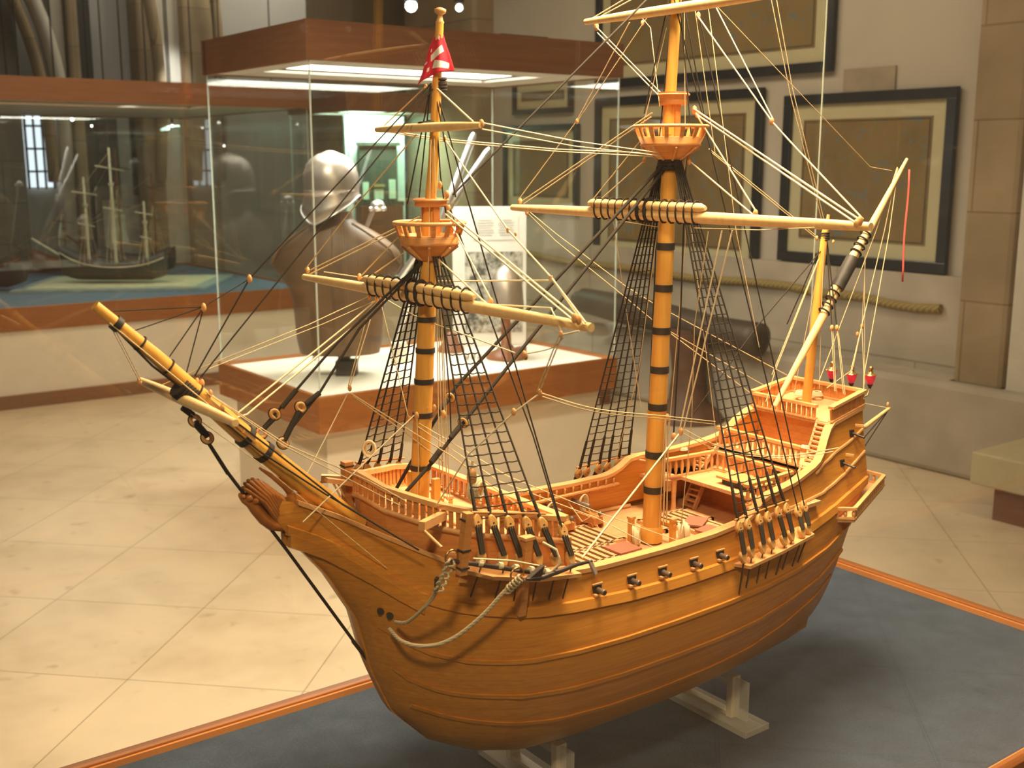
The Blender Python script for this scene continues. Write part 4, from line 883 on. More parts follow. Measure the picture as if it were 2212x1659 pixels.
 ('rope', 1, 'main_topyard_lift', [(1.257,1.475,1.826),(1.278,1.38,1.863)]),
 ('rope', 1, 'main_topyard_lift', [(1.263,1.475,1.825),(1.288,1.38,1.86)]),
 ('ropelt', 1.3, 'main_sheet', [(1.239,1.15,1.501),(1.215,1.2,1.197)]),
 ('ropelt', 1.3, 'main_sheet', [(1.239,1.13,1.502),(1.223,1.2,1.196)]),
 ('ropelt', 1.6, 'main_sheet', [(1.213,1.2,1.19),(0.95,1.115,1.073)]),
 ('ropelt', 0.9, 'mizzen_brace', [(1.225,1.2,1.196),(1.289,1.18,1.162),(1.398,1.16,1.135),(1.54,1.15,1.129)]),
 ('ropelt', 0.8, 'mizzen_brace', [(1.223,1.2,1.19),(1.289,1.18,1.156),(1.421,1.16,1.128),(1.533,1.155,1.123)]),
 ('rope', 0.8, 'main_tie', [(1.27,1.26,1.606),(1.276,1.26,1.479),(1.241,1.25,1.171),(1.242,1.25,1.037)]),
 ('rope', 0.8, 'main_tie', [(1.296,1.29,1.602),(1.294,1.26,1.469),(1.337,1.24,1.171),(1.336,1.23,1.111)]),
 ('rope', 1.3, 'main_halyard', [(1.252,1.31,1.199),(1.241,1.3,1.013)]),
 ('rope', 1.3, 'main_halyard', [(1.258,1.31,1.198),(1.247,1.3,1.007)]),
 ('rope', 1.3, 'main_halyard', [(1.25,1.26,1.198),(1.242,1.25,1.03)]),
 ('rope', 1.3, 'main_halyard', [(1.244,1.26,1.199),(1.235,1.25,1.027)]),
 ('rope', 0.8, 'main_halyard', [(1.254,1.3,1.194),(1.247,1.295,1.009)]),
 ('rope', 0.8, 'main_halyard', [(1.242,1.26,1.199),(1.231,1.255,1.023)]),
 ('tar', 1.3, 'main_burton', [(1.272,1.26,1.599),(1.26,1.25,1.35),(1.242,1.24,1.173)]),
 ('tar', 1.2, 'main_burton', [(1.255,1.3,1.592),(1.255,1.31,1.208)]),
 ('rope', 0.7, 'main_clew_line', [(1.233,1.38,1.504),(1.256,1.38,1.397),(1.284,1.36,1.195)]),
 ('rope', 0.7, 'main_clew_line', [(1.254,1.3,1.492),(1.249,1.33,1.266),(1.247,1.38,1.1)]),
 ('rope', 0.8, 'main_buntline', [(1.242,1.18,1.498),(1.24,1.2,1.358),(1.261,1.22,1.208),(1.254,1.23,1.017)]),
 ('ropelt', 0.7, 'fore_topsail_fall', [(0.787,1.27,1.25),(0.896,1.23,1.163),(1.033,1.18,1.096),(1.124,1.11,1.035)]),
 ('ropelt', 0.7, 'fore_topsail_fall', [(0.791,1.27,1.253),(0.912,1.23,1.167),(1.042,1.18,1.101),(1.183,1.11,1.036)]),
 ('rope', 0.7, 'main_brail', [(1.279,1.38,1.828),(1.286,1.36,1.806),(1.262,1.31,1.683)]),
 ('rope', 0.7, 'main_brail', [(1.263,1.3,1.799),(1.243,1.33,1.641)]),
 ('rope', 0.7, 'main_brail', [(1.28,1.26,1.83),(1.293,1.22,1.612)]),
 ('rope', 0.7, 'main_brail', [(1.269,1.27,1.833),(1.258,1.25,1.654)]),
 ('rope', 0.7, 'main_brail', [(1.299,1.25,1.83),(1.28,1.16,1.498),(1.296,1.12,1.327)]),
 ('rope', 0.7, 'fore_halyard', [(0.82,1.268,1.472),(0.821,1.268,1.147)]),
 ('rope', 0.7, 'fore_halyard', [(0.816,1.26,1.473),(0.822,1.26,1.146)]),
 ('rope', 0.7, 'fore_halyard', [(0.816,1.255,1.474),(0.825,1.255,1.144)]),
 ('rope', 0.7, 'fore_halyard', [(0.814,1.25,1.474),(0.826,1.25,1.143)]),
 ('rope', 0.7, 'fore_halyard', [(0.821,1.295,1.471),(0.793,1.295,1.135)]),
 ('rope', 0.7, 'fore_halyard', [(0.823,1.3,1.47),(0.791,1.3,1.131)]),
 ('tar', 1, 'fore_burton', [(0.819,1.26,1.473),(0.828,1.25,1.28),(0.829,1.25,1.235)]),
 ('rope', 0.9, 'lateen_vang', [(1.825,1.27,1.589),(1.759,1.26,1.476),(1.594,1.24,1.221)]),
 ('rope', 0.9, 'lateen_vang', [(1.823,1.268,1.589),(1.784,1.26,1.475),(1.656,1.22,1.237),(1.591,1.22,1.214)]),
 ('rope', 0.9, 'lateen_vang', [(1.825,1.268,1.587),(1.785,1.25,1.475),(1.673,1.205,1.226),(1.663,1.195,1.189)]),
 ('rope', 0.7, 'lateen_brail', [(1.747,1.27,1.463),(1.721,1.25,1.308),(1.673,1.23,1.235)]),
 ('rope', 0.7, 'lateen_brail', [(1.721,1.25,1.306),(1.679,1.21,1.237),(1.664,1.195,1.189)]),
 ('rope', 0.8, 'mizzen_lanyard', [(1.622,1.24,1.311),(1.6,1.21,1.209)]),
 ('rope', 0.8, 'mizzen_lanyard', [(1.637,1.24,1.31),(1.614,1.202,1.204)]),
 ('rope', 0.8, 'mizzen_lanyard', [(1.626,1.24,1.311),(1.604,1.21,1.208)]),
 ('rope', 0.8, 'mizzen_lanyard', [(1.64,1.24,1.309),(1.619,1.202,1.202)]),
 ('rope', 1, 'lateen_tack', [(1.636,1.28,1.445),(1.549,1.3,1.237),(1.528,1.3,1.184)]),
 ('rope', 1, 'lateen_tack', [(1.641,1.286,1.442),(1.553,1.31,1.228)]),
 ('rope', 0.8, 'mizzen_halyard', [(1.632,1.274,1.455),(1.629,1.27,1.358),(1.622,1.26,1.202)]),
 ('rope', 0.8, 'mizzen_halyard', [(1.62,1.29,1.257),(1.62,1.29,1.189)]),
 ('rope', 0.7, 'mizzen_brail', [(1.644,1.29,1.429),(1.615,1.31,1.186)]),
 ('rope', 0.6, 'lateen_vang', [(1.742,1.27,1.451),(1.684,1.21,1.211)]),
]
BLOCKS = [(0.561,1.28,1.461,6), (0.502,1.28,1.431,6), (0.536,1.28,1.297,6), (0.526,1.27,1.295,6), (0.792,1.38,1.409,6), (0.792,1.4,1.412,5), (0.788,1.36,1.412,5), (0.725,1.34,1.298,5), (0.81,1.13,1.43,6), (0.774,0.919,1.434,6), (0.768,0.919,1.436,6), (0.835,1.26,1.539,6), (0.837,1.27,1.629,5), (0.821,1.27,1.477,6), (0.785,1,1.34,5), (0.824,1.08,1.37,5), (0.834,1.09,1.365,5), (0.775,0.95,1.415,4), (0.801,1,1.47,4), (0.822,1.11,1.518,4), (0.798,1.6,1.434,6), (0.811,1.46,1.434,6), (0.808,1.145,1.644,6), (0.83,1.28,1.693,6), (0.822,1.29,1.695,4), (1.277,1.25,1.676,7), (1.283,1.25,1.67,6), (1.278,1.26,1.6,7), (1.264,1.11,1.526,7), (1.199,0.883,1.527,7), (1.192,0.883,1.524,6), (1.256,1.08,1.654,6), (1.279,1.25,1.813,6), (1.239,1.637,1.529,7), (1.254,1.637,1.51,6), (1.244,1.45,1.532,6), (1.28,1.53,1.667,5), (1.269,1.47,1.816,7), (1.235,1.32,1.634,5), (1.232,1.31,1.602,5), (1.306,1.4,1.818,5), (1.217,1.2,1.194,7), (1.223,1.22,1.18,8), (1.255,1.31,1.201,7), (1.247,1.26,1.201,7), (1.622,1.24,1.314,6), (1.636,1.24,1.313,6), (1.721,1.25,1.307,6), (1.709,1.25,1.294,5), (1.62,1.29,1.259,6), (1.644,1.28,1.466,5), (1.639,1.26,1.462,4), (1.619,1.28,1.468,5), (0.763,1.02,1.317,5), (0.791,1.295,1.254,5), (0.817,1.25,1.266,6), (0.787,1.27,1.264,6), (0.803,1.27,1.273,5), (0.809,1.26,1.274,5), (1.249,1.325,1.634,4), (0.833,1.26,1.557,6), (0.829,1.27,1.569,6), (0.441,1.34,1.34,5), (0.473,1.38,1.324,4), (0.493,1.29,1.341,6), (0.495,1.28,1.341,6), (0.501,1.27,1.33,5), (0.513,1.265,1.312,5), (0.833,1.11,1.513,3)]
FORE_UP = [(0.785,1.127,1.153),(0.804,1.12,1.15),(0.826,1.114,1.146),(0.85,1.108,1.142),(0.871,1.102,1.139),(0.901,1.097,1.125)]
FORE_LO = [(0.783,1.115,1.11),(0.812,1.108,1.104),(0.834,1.102,1.099),(0.859,1.096,1.097),(0.883,1.09,1.093),(0.904,1.085,1.091)]
MAIN_UP = [(1.238,1.094,1.064),(1.257,1.094,1.064),(1.283,1.095,1.066),(1.304,1.096,1.066),(1.328,1.097,1.069),(1.35,1.099,1.07),(1.383,1.102,1.058),(1.399,1.104,1.063)]
MAIN_LO = [(1.235,1.082,1.023),(1.253,1.082,1.028),(1.279,1.083,1.029),(1.301,1.084,1.031),(1.33,1.085,1.03),(1.349,1.087,1.033),(1.378,1.09,1.031),(1.395,1.092,1.033)]
# ---- masts
def V(x, v, z): return Vector((x, YC + v, z))
def mast(name, pts, radii, bands=(), mat='mast', n=14, band_h=.011):
    o = sp(MB().tube(pts, radii, n), name, M[mat])
    for (x, v, z, r) in bands: MB().lathe(V(x, v, z - band_h / 2), (0, 0, 1), [(0, r + .0012), (band_h, r + .0012)], 14).build('iron_band', M['black'], o)
    return o
fx = lambda z: .795 + (z - 1.139) * .0655
mx = lambda z: 1.237 + (z - .99) * .034
fore = mast('fore_mast', [V(fx(z), 0, z) for z in (1.115, 1.30, 1.42, 1.50, 1.548)], [.0135, .0125, .0115, .0105, .010],
    [(fx(z), 0, z, r) for z, r in ((1.189, .0133), (1.262, .0128), (1.308, .0125), (1.350, .012), (1.392, .0118))], band_h=.007)
sp(MB().tube([V(fx(1.50) - .004, 0, 1.50), V(.826, 0, 1.60), V(.838, 0, 1.775)], [.0078, .007, .0052], 12), 'fore_topmast', M['mast'])
sp(MB().lathe(V(.838, 0, 1.772), (.06, 0, 1), [(0, .0045), (.004, .0058), (.007, .004), (.013, .0032), (.016, .0075), (.020, .0078), (.022, .003)], 12), 'mast_truck', M['rail'])
main = mast('main_mast', [V(mx(z), 0, z) for z in (.992, 1.2, 1.45, 1.60, 1.70)], [.0155, .0145, .0132, .0122, .0115],
    [(mx(z), 0, z, r) for z, r in ((1.080, .0154), (1.138, .0152), (1.216, .0146), (1.276, .0142), (1.338, .014), (1.405, .0136), (1.470, .0133))])
sp(MB().lathe(V(1.2375, 0, .993), (0, 0, 1), [(0, .019), (.022, .019), (.026, .0165)], 10), 'mast_partner', M['mast'])
sp(MB().tube([V(1.252, 0, 1.64), V(1.262, 0, 1.82), V(1.274, 0, 2.12)], [.009, .0082, .006], 12), 'main_topmast', M['mast'])
mast('mizzen_mast', [V(1.613, 0, 1.168), V(1.625, 0, 1.31), V(1.640, 0, 1.475), V(1.645, 0, 1.495)], [.0085, .0078, .006, .004], mat='mast', n=10)
sp(MB().tube([V(1.640, 0, 1.455), V(1.648, 0, 1.508)], [.0038, .003], 8), 'mizzen_pole', M['rail'])
def seize(p, r, n=3, name='lashing', parent=None, axis=(0, 0, 1), step=.004, thick=.002):
    a = Vector(axis).normalized(); u = a.orthogonal().normalized(); v = a.cross(u); b = MB(); pts = []
    for i in range(n * 12 + 1):
        t = 2 * PI * i / 12; pts.append(Vector(p) + (u * math.cos(t) + v * math.sin(t)) * r + a * step * (i / 12 - n / 2))
    b.tube(pts, thick, 5); return sp(b, name, M['tar'], parent)
# ---- fighting tops
def fighting_top(c, r, h_rail, h_cup, parent_name, nb=14):
    c = Vector(c)
    o = sp(MB().lathe(c, (0, 0, 1), [(-h_cup * 1.0, r * .28), (-h_cup * .62, r * .60), (-h_cup * .40, r * .76), (-h_cup * .38, r * .82), (-h_cup * .30, r * .84), (-h_cup * .28, r * .81), (0, r * .90), (.0005, r * .84), (-h_cup * .25, r * .74), (-h_cup * .25, .001)], 28, cap=False), parent_name, M['inner'])
    MB().tube([c + Vector((r * math.cos(a), r * math.sin(a), h_rail)) for a in [2 * PI * k / 32 for k in range(32)]], .0026, 8, closed=True).build('top_rail', M['rail'], o)
    for k in range(nb):
        a = 2 * PI * (k + .5) / nb; e = Vector((math.cos(a), math.sin(a), 0)); MB().bar(c + e * r * .87, c + e * r * .99 + Vector((0, 0, h_rail)), .006, .003, up=e).build('baluster', M['inner'], o)
    for k in range(8):
        a = 2 * PI * k / 8 + .2; e = Vector((math.cos(a), math.sin(a), 0)); MB().bar(c + e * r * .30 + Vector((0, 0, -h_cup * .95)), c + e * r * .80 + Vector((0, 0, -h_cup * .42)), .003, .004, up=e).build('bracket', M['rail'], o)
    return o
fighting_top(V(.818, 0, 1.504), .047, .016, .034, 'fore_top'); fighting_top(V(1.258, 0, 1.636), .056, .016, .036, 'main_top')
def mast_cap(c, r, h, nm):
    o = sp(MB().lathe(c, (0, 0, 1), [(0, r * .92), (h * .25, r), (h * .55, r * .96), (h * .6, r * 1.02), (h, r * 1.02)], 10), nm, M['inner'])
    MB().tube([Vector(c) + Vector((r * 1.04 * math.cos(a), r * 1.04 * math.sin(a), h * .8)) for a in [2 * PI * k / 20 for k in range(20)]], .0014, 5, closed=True).build('cap_hoop', M['rail'], o)
mast_cap(V(.821, 0, 1.541), .022, .011, 'fore_cap'); mast_cap(V(1.262, 0, 1.684), .023, .019, 'main_cap')
for y in (-.014, .014): sp(MB().box(V(.820, y, 1.522), (.009, .003, .04)), 'cap_cheek', M['inner'])
for y in (-.012, .012): sp(MB().box(V(1.259, y, 1.66), (.010, .004, .05)), 'cap_cheek', M['inner'])
# ---- yards
def yard(name, x, v0, v1, z, r, doubled=None, nwrap=0, mat='spar', dz=0.0):
    n = 16; pts, rr = [], []
    for i in range(n + 1):
        s = i / n; pts.append(V(x, v0 + (v1 - v0) * s, z + dz * s)); rr.append(r * (.42 + .58 * math.sin(PI * min(1, max(0, .04 + .92 * s))) ** .55))
    o = sp(MB().tube(pts, rr, 12), name, M[mat])
    for s in (.02, .98): MB().tube([V(x, v0 + (v1 - v0) * (s - .006), z), V(x, v0 + (v1 - v0) * (s + .006), z)], r * .62, 10).build('end_lashing', M['tar'], o)
    if doubled:
        d0, d1 = doubled; MB().tube([V(x - .003, d0, z + r * 1.55), V(x - .003, d0 + (d1 - d0) * .04, z + r * 1.55), V(x - .003, d1 - (d1 - d0) * .04, z + r * 1.55), V(x - .003, d1, z + r * 1.55)], [r * .35, r * .8, r * .8, r * .35], 10).build('doubling_spar', M[mat], o)
        for k in range(nwrap):
            v = d0 + (d1 - d0) * (.08 + .84 * k / (nwrap - 1)); ring = [V(x + r * 1.15 * math.cos(a), v, z + r * .75 + r * 1.95 * math.sin(a)) for a in [2 * PI * q / 14 for q in range(14)]]
            MB().tube(ring, r * .16 * (2.2 if k in (nwrap // 2, nwrap // 2 - 1) else 1), 6, closed=True).build('woolding', M['tar'], o)
    return o
yard('fore_yard', .792, -.361, .32, 1.424, .0082, (-.145, .13), 12); yard('main_yard', 1.222, -.397, .357, 1.519, .0090, (-.115, .145), 14)
yard('fore_topyard', .806, -.137, .112, 1.6425, .0060); yard('main_topyard', 1.250, -.215, .195, 1.823, .0078)
yard('spritsail_yard', .470, -.155, .145, 1.325, .0068)
for p, r_, nm in ((V(fx(1.43), 0, 1.43), .0145, 'yard_parrel'), (V(mx(1.52), 0, 1.525), .0165, 'yard_parrel'), (V(.815, 0, 1.645), .0095, 'yard_parrel'), (V(1.262, 0, 1.823), .0115, 'yard_parrel'), (V(.838, 0, 1.694), .0075, 'masthead_lashing'), (V(.838, 0, 1.70), .0072, 'masthead_lashing')):
    seize(p, r_, 3, nm)
seize(V(fx(1.483), 0, 1.482), .0135, 4, 'shroud_collar', thick=.0035); seize(V(mx(1.60), 0, 1.598), .0155, 4, 'shroud_collar', thick=.004, step=.006); seize(V(1.6415, 0, 1.470), .0065, 4, 'shroud_collar')
# lateen yard: two spars fished together
lo, hi = Vector((1.510, YC - .015, 1.184)), Vector((1.846, YC - .015, 1.604)); d = (hi - lo)
o = sp(MB().tube([lo, lo + d * .35, lo + d * .62], [.0045, .0075, .0065], 12), 'lateen_yard', M['spar'])
MB().tube([lo + d * .40 + Vector((0, 0, .012)), lo + d * .5 + Vector((0, 0, .012)), lo + d * .72, lo + d], [.006, .0075, .007, .003], 12).build('upper_spar', M['spar'], o)
up_ = Vector((0, 0, 1))
for t in [.36, .385, .41, .435, .60, .625, .65, .675]: 
    c = lo + d * t + Vector((0, 0, .004)); dn = d.normalized(); u = Vector((0, 1, 0)); v = dn.cross(u)
    MB().tube([c + u * .0088 * math.cos(a) + v * .0115 * math.sin(a) for a in [2 * PI * q / 14 for q in range(14)]], .0016, 6, closed=True).build('woolding', M['tar'], o)
MB().tube([lo + d * .455 + Vector((0, 0, .004)), lo + d * .575 + Vector((0, 0, .004))], [.0125, .0125], 12).build('black_serving', M['black'], o)
# ---- bowsprit
bpts = [(.377, 1.443), (.441, 1.380), (.518, 1.299), (.564, 1.251), (.62, 1.198), (.70, 1.125)]
bs = sp(MB().tube([V(x, 0, z) for x, z in bpts], [.0060, .0085, .0115, .0125, .0135, .0140], 16), 'bowsprit', M['mast'])
bd = Vector((.70 - .377, 0, 1.125 - 1.443)).normalized()
for x in (.400, .547, .570):
    z = I(x, bpts); MB().tube([V(x, 0, z) - bd * .004, V(x, 0, z) + bd * .004], [.0145 if x > .5 else .009] * 2, 14).build('iron_band', M['black'], bs)
for x in (.425, .455, .487): z = I(x, bpts); MB().tube([V(x, 0, z) - bd * .001, V(x, 0, z) + bd * .001], [.0118 - (.487 - x) * .03] * 2, 14).build('rope_turn', M['tar'], bs)
for k in range(5): MB().lathe(V(.468 + .003 * k, 0, 1.340 - .003 * k) - bd * .002, bd, [(0, .0145), (.003, .0145)], 12).build('sprit_lashing', M['tar'], bs)
for k in range(4): MB().bar(V(.500 + .013 * k, -.010 - .002 * k, 1.320 - .0135 * k), V(.512 + .013 * k, -.010 - .002 * k, 1.3075 - .0135 * k), .004, .005).build('fairlead_cleat', M['block'], bs)
# ---- beakhead figurehead
fh = sp(MB().tube([V(.536, 0, 1.196), V(.541, 0, 1.190), V(.549, 0, 1.184), V(.556, 0, 1.174), V(.566, 0, 1.160), V(.577, 0, 1.150), V(.590, 0, 1.146), V(.603, 0, 1.152)], [.003, .0052, .0068, .0078, .0082, .0085, .0085, .006], 12), 'figurehead', M['carve'])
for x, z, r_ in ((.546, 1.191, .0052), (.5535, 1.1865, .0055), (.5385, 1.1945, .003)):
    for s in (-1, 1): MB().ball(V(x, s * .0045, z), r_, 10).build('carved_knob', M['carve'], fh)
TIPS = [(.5417, 1.2035), (.5445, 1.2085), (.5490, 1.2115), (.5545, 1.2125), (.5609, 1.2100), (.5681, 1.2050), (.5755, 1.1975), (.5830, 1.1900)]
for k, (tx, tz) in enumerate(TIPS):
    a = k / 7; rx, rz = .5800 + .0125 * a, 1.1590 + .0170 * a
    for s in (-1, 1):
        MB().tube([V(rx + .002, s * .002, rz - .006), V(rx, s * .0055, rz), V((rx + tx) / 2 + .004 * (1 - a), s * .0065, (rz + tz) / 2 + .002), V(tx, s * .0045, tz), V(tx - .0012, s * .0035, tz + .001)], [.0034, .0040, .0038, .0026, .0012], 7).build('mane_lock', M['carve'], fh)
MB().tube([V(.604, 0, 1.190), V(.596, 0, 1.198), V(.580, 0, 1.212), V(.563, 0, 1.226)], [.007, .005, .003, .0015], 8).build('horn', M['carve'], fh)
MB().tube([V(.600, 0, 1.186), V(.604, 0, 1.170), V(.606, 0, 1.150)], [.009, .010, .009], 10).build('scroll', M['carve'], fh)
sp(MB().bar(V(.598, 0, 1.178), V(.655, 0, 1.160), .010, .022), 'beak_knee', M['hull'])
# ---- channels with deadeyes
def channel(name, pts, w_in, th=.005):
    for s in (-1, 1):
        b = MB(); n = len(pts)
        rings = []
        for x, v, z in pts: rings.append([Vector((x, YC + s * (-v - 0), z)), Vector((x, YC + s * (-v), z + th)), Vector((x, YC + s * (hb(x, min(z, I(x, ZR))) - .004), z + th)), Vector((x, YC + s * (hb(x, min(z, I(x, ZR))) - .004), z))])
        b.loft(rings if s > 0 else [list(reversed(r)) for r in rings], smooth=False); o = sp(b, name, M['rail'])
        if s < 0: o['label'] = 'port ledge for the ' + name.split('_')[0] + ' shrouds'
channel('fore_channel', [(.765, -.150, 1.088), (.79, -.180, 1.082), (.85, -.200, 1.072), (.915, -.206, 1.066)], .0)
channel('main_channel', [(1.225, -.172, 1.004), (1.243, -.207, 1.004), (1.32, -.203, 1.010), (1.403, -.196, 1.019), (1.412, -.176, 1.019)], .0)
def heart(c, s, up, wd=.0070, ht=.0112, tilt=Vector((0, 0, 1))):
    """teardrop deadeye facing outboard; up=+1 tip upward"""
    t = tilt.normalized() * up; e = Vector((0, 1, 0)); e = (e - t * e.dot(t)).normalized(); w_ = e.cross(t); b = MB(); n = 18
    ring = []
    for k in range(n):
        a = 2 * PI * k / n; x = math.sin(a) * wd * (1 - .35 * max(0, math.cos(a))); z = math.cos(a) * ht * (1.0 if math.cos(a) > 0 else .8); ring.append((x, z))
    f = lambda off, sc: [Vector(c) + w_ * x * sc + t * z * sc + e * off for x, z in ring]
    b.loft([f(-.0035, .82), f(-.0022, 1), f(.0022, 1), f(.0035, .82)]); return b
def lower_upper(s, p): return Vector((p[0], YC + s * (YC - p[1]), p[2]))
shroud_top = {'fore': V(.8175, 0, 1.482), 'main': V(1.2565, 0, 1.600)}
def rig_side(which, ups, los, s, nlad):
    top = shroud_top[which] + Vector((0, s * .013, 0)); lines = []
    for i, (u, l) in enumerate(zip(ups, los)):
        U, L_ = lower_upper(s, u), lower_upper(s, l); d_ = (U - L_).normalized()
        uo = sp(heart(U, s, 1, tilt=d_), 'deadeye', M['deadeye']); lo_ = sp(heart(L_, s, -1, tilt=d_), 'deadeye', M['deadeye'])
        MB().lathe(U + Vector((0, -.0038, 0)), (0, 1, 0), [(0, .0016), (.0076, .0016)], 8).build('eye_hole', M['black'], uo)
        b = MB()
        for q in (-.0032, 0, .0032): b.tube([L_ + Vector((q * .8, s * .003, .005)), U + Vector((q, s * .003, -.003))], .0019, 5)
        sp(b, 'lanyard', M['tar'])
        if i < nlad or which == 'fore' and i < nlad:
            k = i / max(1, nlad - 1); T = top + Vector(((k - .5) * .012, s * .004, .004 * k)); lines.append((U + d_ * .011, T))
            sp(MB().tube([U + d_ * .008, U + (T - U) * .05, U + (T - U) * .115, U + (T - U) * .12, T], [.0026, .0026, .0024, .0014, .0014], 6), 'shroud', M['tar'])
        # chain plate below the channel
        ch = Vector((l[0] + .002, YC + s * (hb(l[0], l[2] - .05) + .002), l[2] - .062)); sp(MB().tube([L_ - d_ * .009, ch], .0012, 5), 'chain_plate', M['iron'])
    return lines
RL_COUNT = [0]; extra = MB()
def ratlines(lines, n, z0, z1, limit):
    global extra
    for k in range(n):
        z = z0 + (z1 - z0) * k / (n - 1); pts = []
        for a, b_ in lines:
            t = (z - a.z) / (b_.z - a.z)
            if t < -.02 or t > 1: continue
            p = a.lerp(b_, t)
            if pts: pts.append((pts[-1] + p) / 2 - Vector((0, 0, .0009 + .0007 * rnd.random())))
            pts.append(p)
        if len(pts) < 3: continue
        if RL_COUNT[0] < 100 and k < limit: sp(MB().tube(pts, .00085, 4), 'ratline', M['tar']); RL_COUNT[0] += 1
        else: extra.tube(pts, .00085, 4)
LN = {}
for which, ups, los, nl in (('fore', FORE_UP, FORE_LO, 5), ('main', MAIN_UP, MAIN_LO, 6)):
    for s in (-1, 1): LN[which, s] = rig_side(which, ups, los, s, nl)
ratlines(LN['fore', -1], 27, 1.145, 1.465, 99); ratlines(LN['main', -1], 37, 1.085, 1.575, 99)
ratlines(LN['fore', 1], 25, 1.17, 1.465, 99); ratlines(LN['main', 1], 37, 1.085, 1.575, 11)
if extra.v: o = sp(extra, 'ratline', M['tar']); o['kind'] = 'stuff'
for s in (-1, 1):
    a, b_ = LN['fore', s][0][0], LN['fore', s][-1][0]; sp(MB().tube([a + Vector((-.006, 0, .002)), b_ + Vector((.010, 0, .002))], .0016, 6), 'sheer_batten', M['inner'])
    a, b_ = LN['main', s][0][0], LN['main', s][-1][0]; sp(MB().tube([a + Vector((-.008, 0, .002)), b_ + Vector((.008, 0, .002))], .0016, 6), 'sheer_batten', M['inner'])
# ---- rigging lines from the coordinate table
def curve(pts):
    if len(pts) < 3: return pts
    P_ = [Vector(p) for p in pts]; out = []
    for i in range(len(P_) - 1):
        p0, p1, p2, p3 = P_[max(0, i - 1)], P_[i], P_[i + 1], P_[min(len(P_) - 1, i + 2)]
        for k in range(5):
            t = k / 5; out.append(.5 * ((2 * p1) + (p2 - p0) * t + (2 * p0 - 5 * p1 + 4 * p2 - p3) * t * t + (3 * p1 - p0 - 3 * p2 + p3) * t ** 3))
    return out + [P_[-1]]
SMOOTH = ('fore_brace', 'mizzen_brace', 'fore_buntline')
for kind, r, nm, pts in ROPES:
    p = curve(pts) if nm in SMOOTH else pts
    sp(MB().tube(p, r * .001, 5), nm, M[kind])
for x, y, z, s in BLOCKS:
    s *= .001; sp(MB().ball((x, y, z), s, 10, .55, .62, .95), 'block', M['block'])
# hearts of the stays
for p, q in (((.561, 1.28, 1.297), (.582, 1.28, 1.250)), ((.585, 1.272, 1.284), (.606, 1.272, 1.234))): pass
def ring_heart(c, r_, ax=(0, 1, 0)):
    a = Vector(ax).normalized(); u = a.orthogonal().normalized(); v = a.cross(u)
    o = sp(MB().tube([Vector(c) + (u * math.cos(t) * r_ * .75 + v * math.sin(t) * r_) for t in [2 * PI * k / 18 for k in range(18)]], r_ * .42, 8, closed=True), 'stay_heart', M['deadeye'])
    MB().tube([Vector(c) + (u * math.cos(t) * r_ * 1.13 + v * math.sin(t) * r_ * 1.4) for t in [2 * PI * k / 18 for k in range(18)]], r_ * .17, 6, closed=True).build('strop', M['tar'], o)
# ---- stay hearts, anchors, cables
for c in ((.589, 1.286, 1.290), (.571, 1.288, 1.268), (.619, 1.274, 1.297), (.592, 1.272, 1.255), (.484, 1.28, 1.297), (.498, 1.28, 1.274)): ring_heart(c, .0062)
for c in ((.856, 1.292, 1.277), (.849, 1.250, 1.250)): ring_heart(c, .0055, (.6, .8, 0))
for p, q, r_ in (((.592, 1.287, 1.287), (.572, 1.288, 1.271), .0035), ((.617, 1.274, 1.293), (.594, 1.272, 1.258), .0038), ((.620, 1.286, 1.317), (.599, 1.286, 1.297), .0034), ((.646, 1.274, 1.312), (.626, 1.274, 1.300), .0036), ((.484, 1.28, 1.295), (.498, 1.28, 1.276), .0045), ((.470, 1.28, 1.315), (.482, 1.28, 1.304), .004), ((.836, 1.290, 1.262), (.852, 1.291, 1.274), .0035), ((.826, 1.247, 1.232), (.846, 1.250, 1.247), .0038), ((.79, 1.24, 1.205), (.81, 1.245, 1.220), .004)):
    sp(MB().tube([p, q], r_, 8), 'lanyard', M['tar'])
an = sp(MB().tube([(.716, 1.083, 1.129), (.80, 1.074, 1.102), (.858, 1.070, 1.083)], .0030, 8), 'anchor', M['iron'])
an['label'] = 'port anchor lashed along the fore channel'
MB().box((.7335, 1.079, 1.148), (.0105, .0105, .078), rot=Matrix.Rotation(.10, 3, 'Y') @ Matrix.Rotation(.05, 3, 'X')).build('stock', M['inner'], an)
for z in (1.178, 1.140, 1.118): MB().box((.7335 + (z - 1.148) * .10, 1.079, z), (.0125, .0125, .0025)).build('iron_band', M['black'], an)
MB().tube([(.815, 1.063, 1.089), (.840, 1.062, 1.086), (.866, 1.064, 1.087), (.900, 1.068, 1.088), (.932, 1.074, 1.084)], [.0015, .0032, .0036, .003, .0018], 8).build('fluke_arm', M['iron'], an)
MB().add([(.815, 1.062, 1.087), (.842, 1.060, 1.102), (.838, 1.064, 1.103), (.812, 1.066, 1.088), (.835, 1.060, 1.083), (.833, 1.065, 1.083)], [(0, 1, 4), (3, 5, 2), (0, 3, 2, 1), (0, 4, 5, 3), (1, 2, 5, 4)]).build('palm', M['iron'], an)
MB().bar((.928, 1.074, 1.086), (.932, 1.066, 1.068), .008, .003).build('palm', steel, an)
MB().tube([(.7175 + .009 * math.cos(t), 1.083, 1.133 + .009 * math.sin(t)) for t in [2 * PI * k / 16 for k in range(16)]], .0014, 6, closed=True).build('anchor_ring', M['brass'], an)
for t in (.10, .30, .46, .62, .78): 
    p = Vector((.716, 1.083, 1.131)).lerp(Vector((.858, 1.070, 1.086)), t + .18); MB().tube([p - Vector((.003, 0, -.001)), p + Vector((.003, 0, -.001))], [.0048, .0048], 10).build('rope_lashing', M['ropelt'], an)
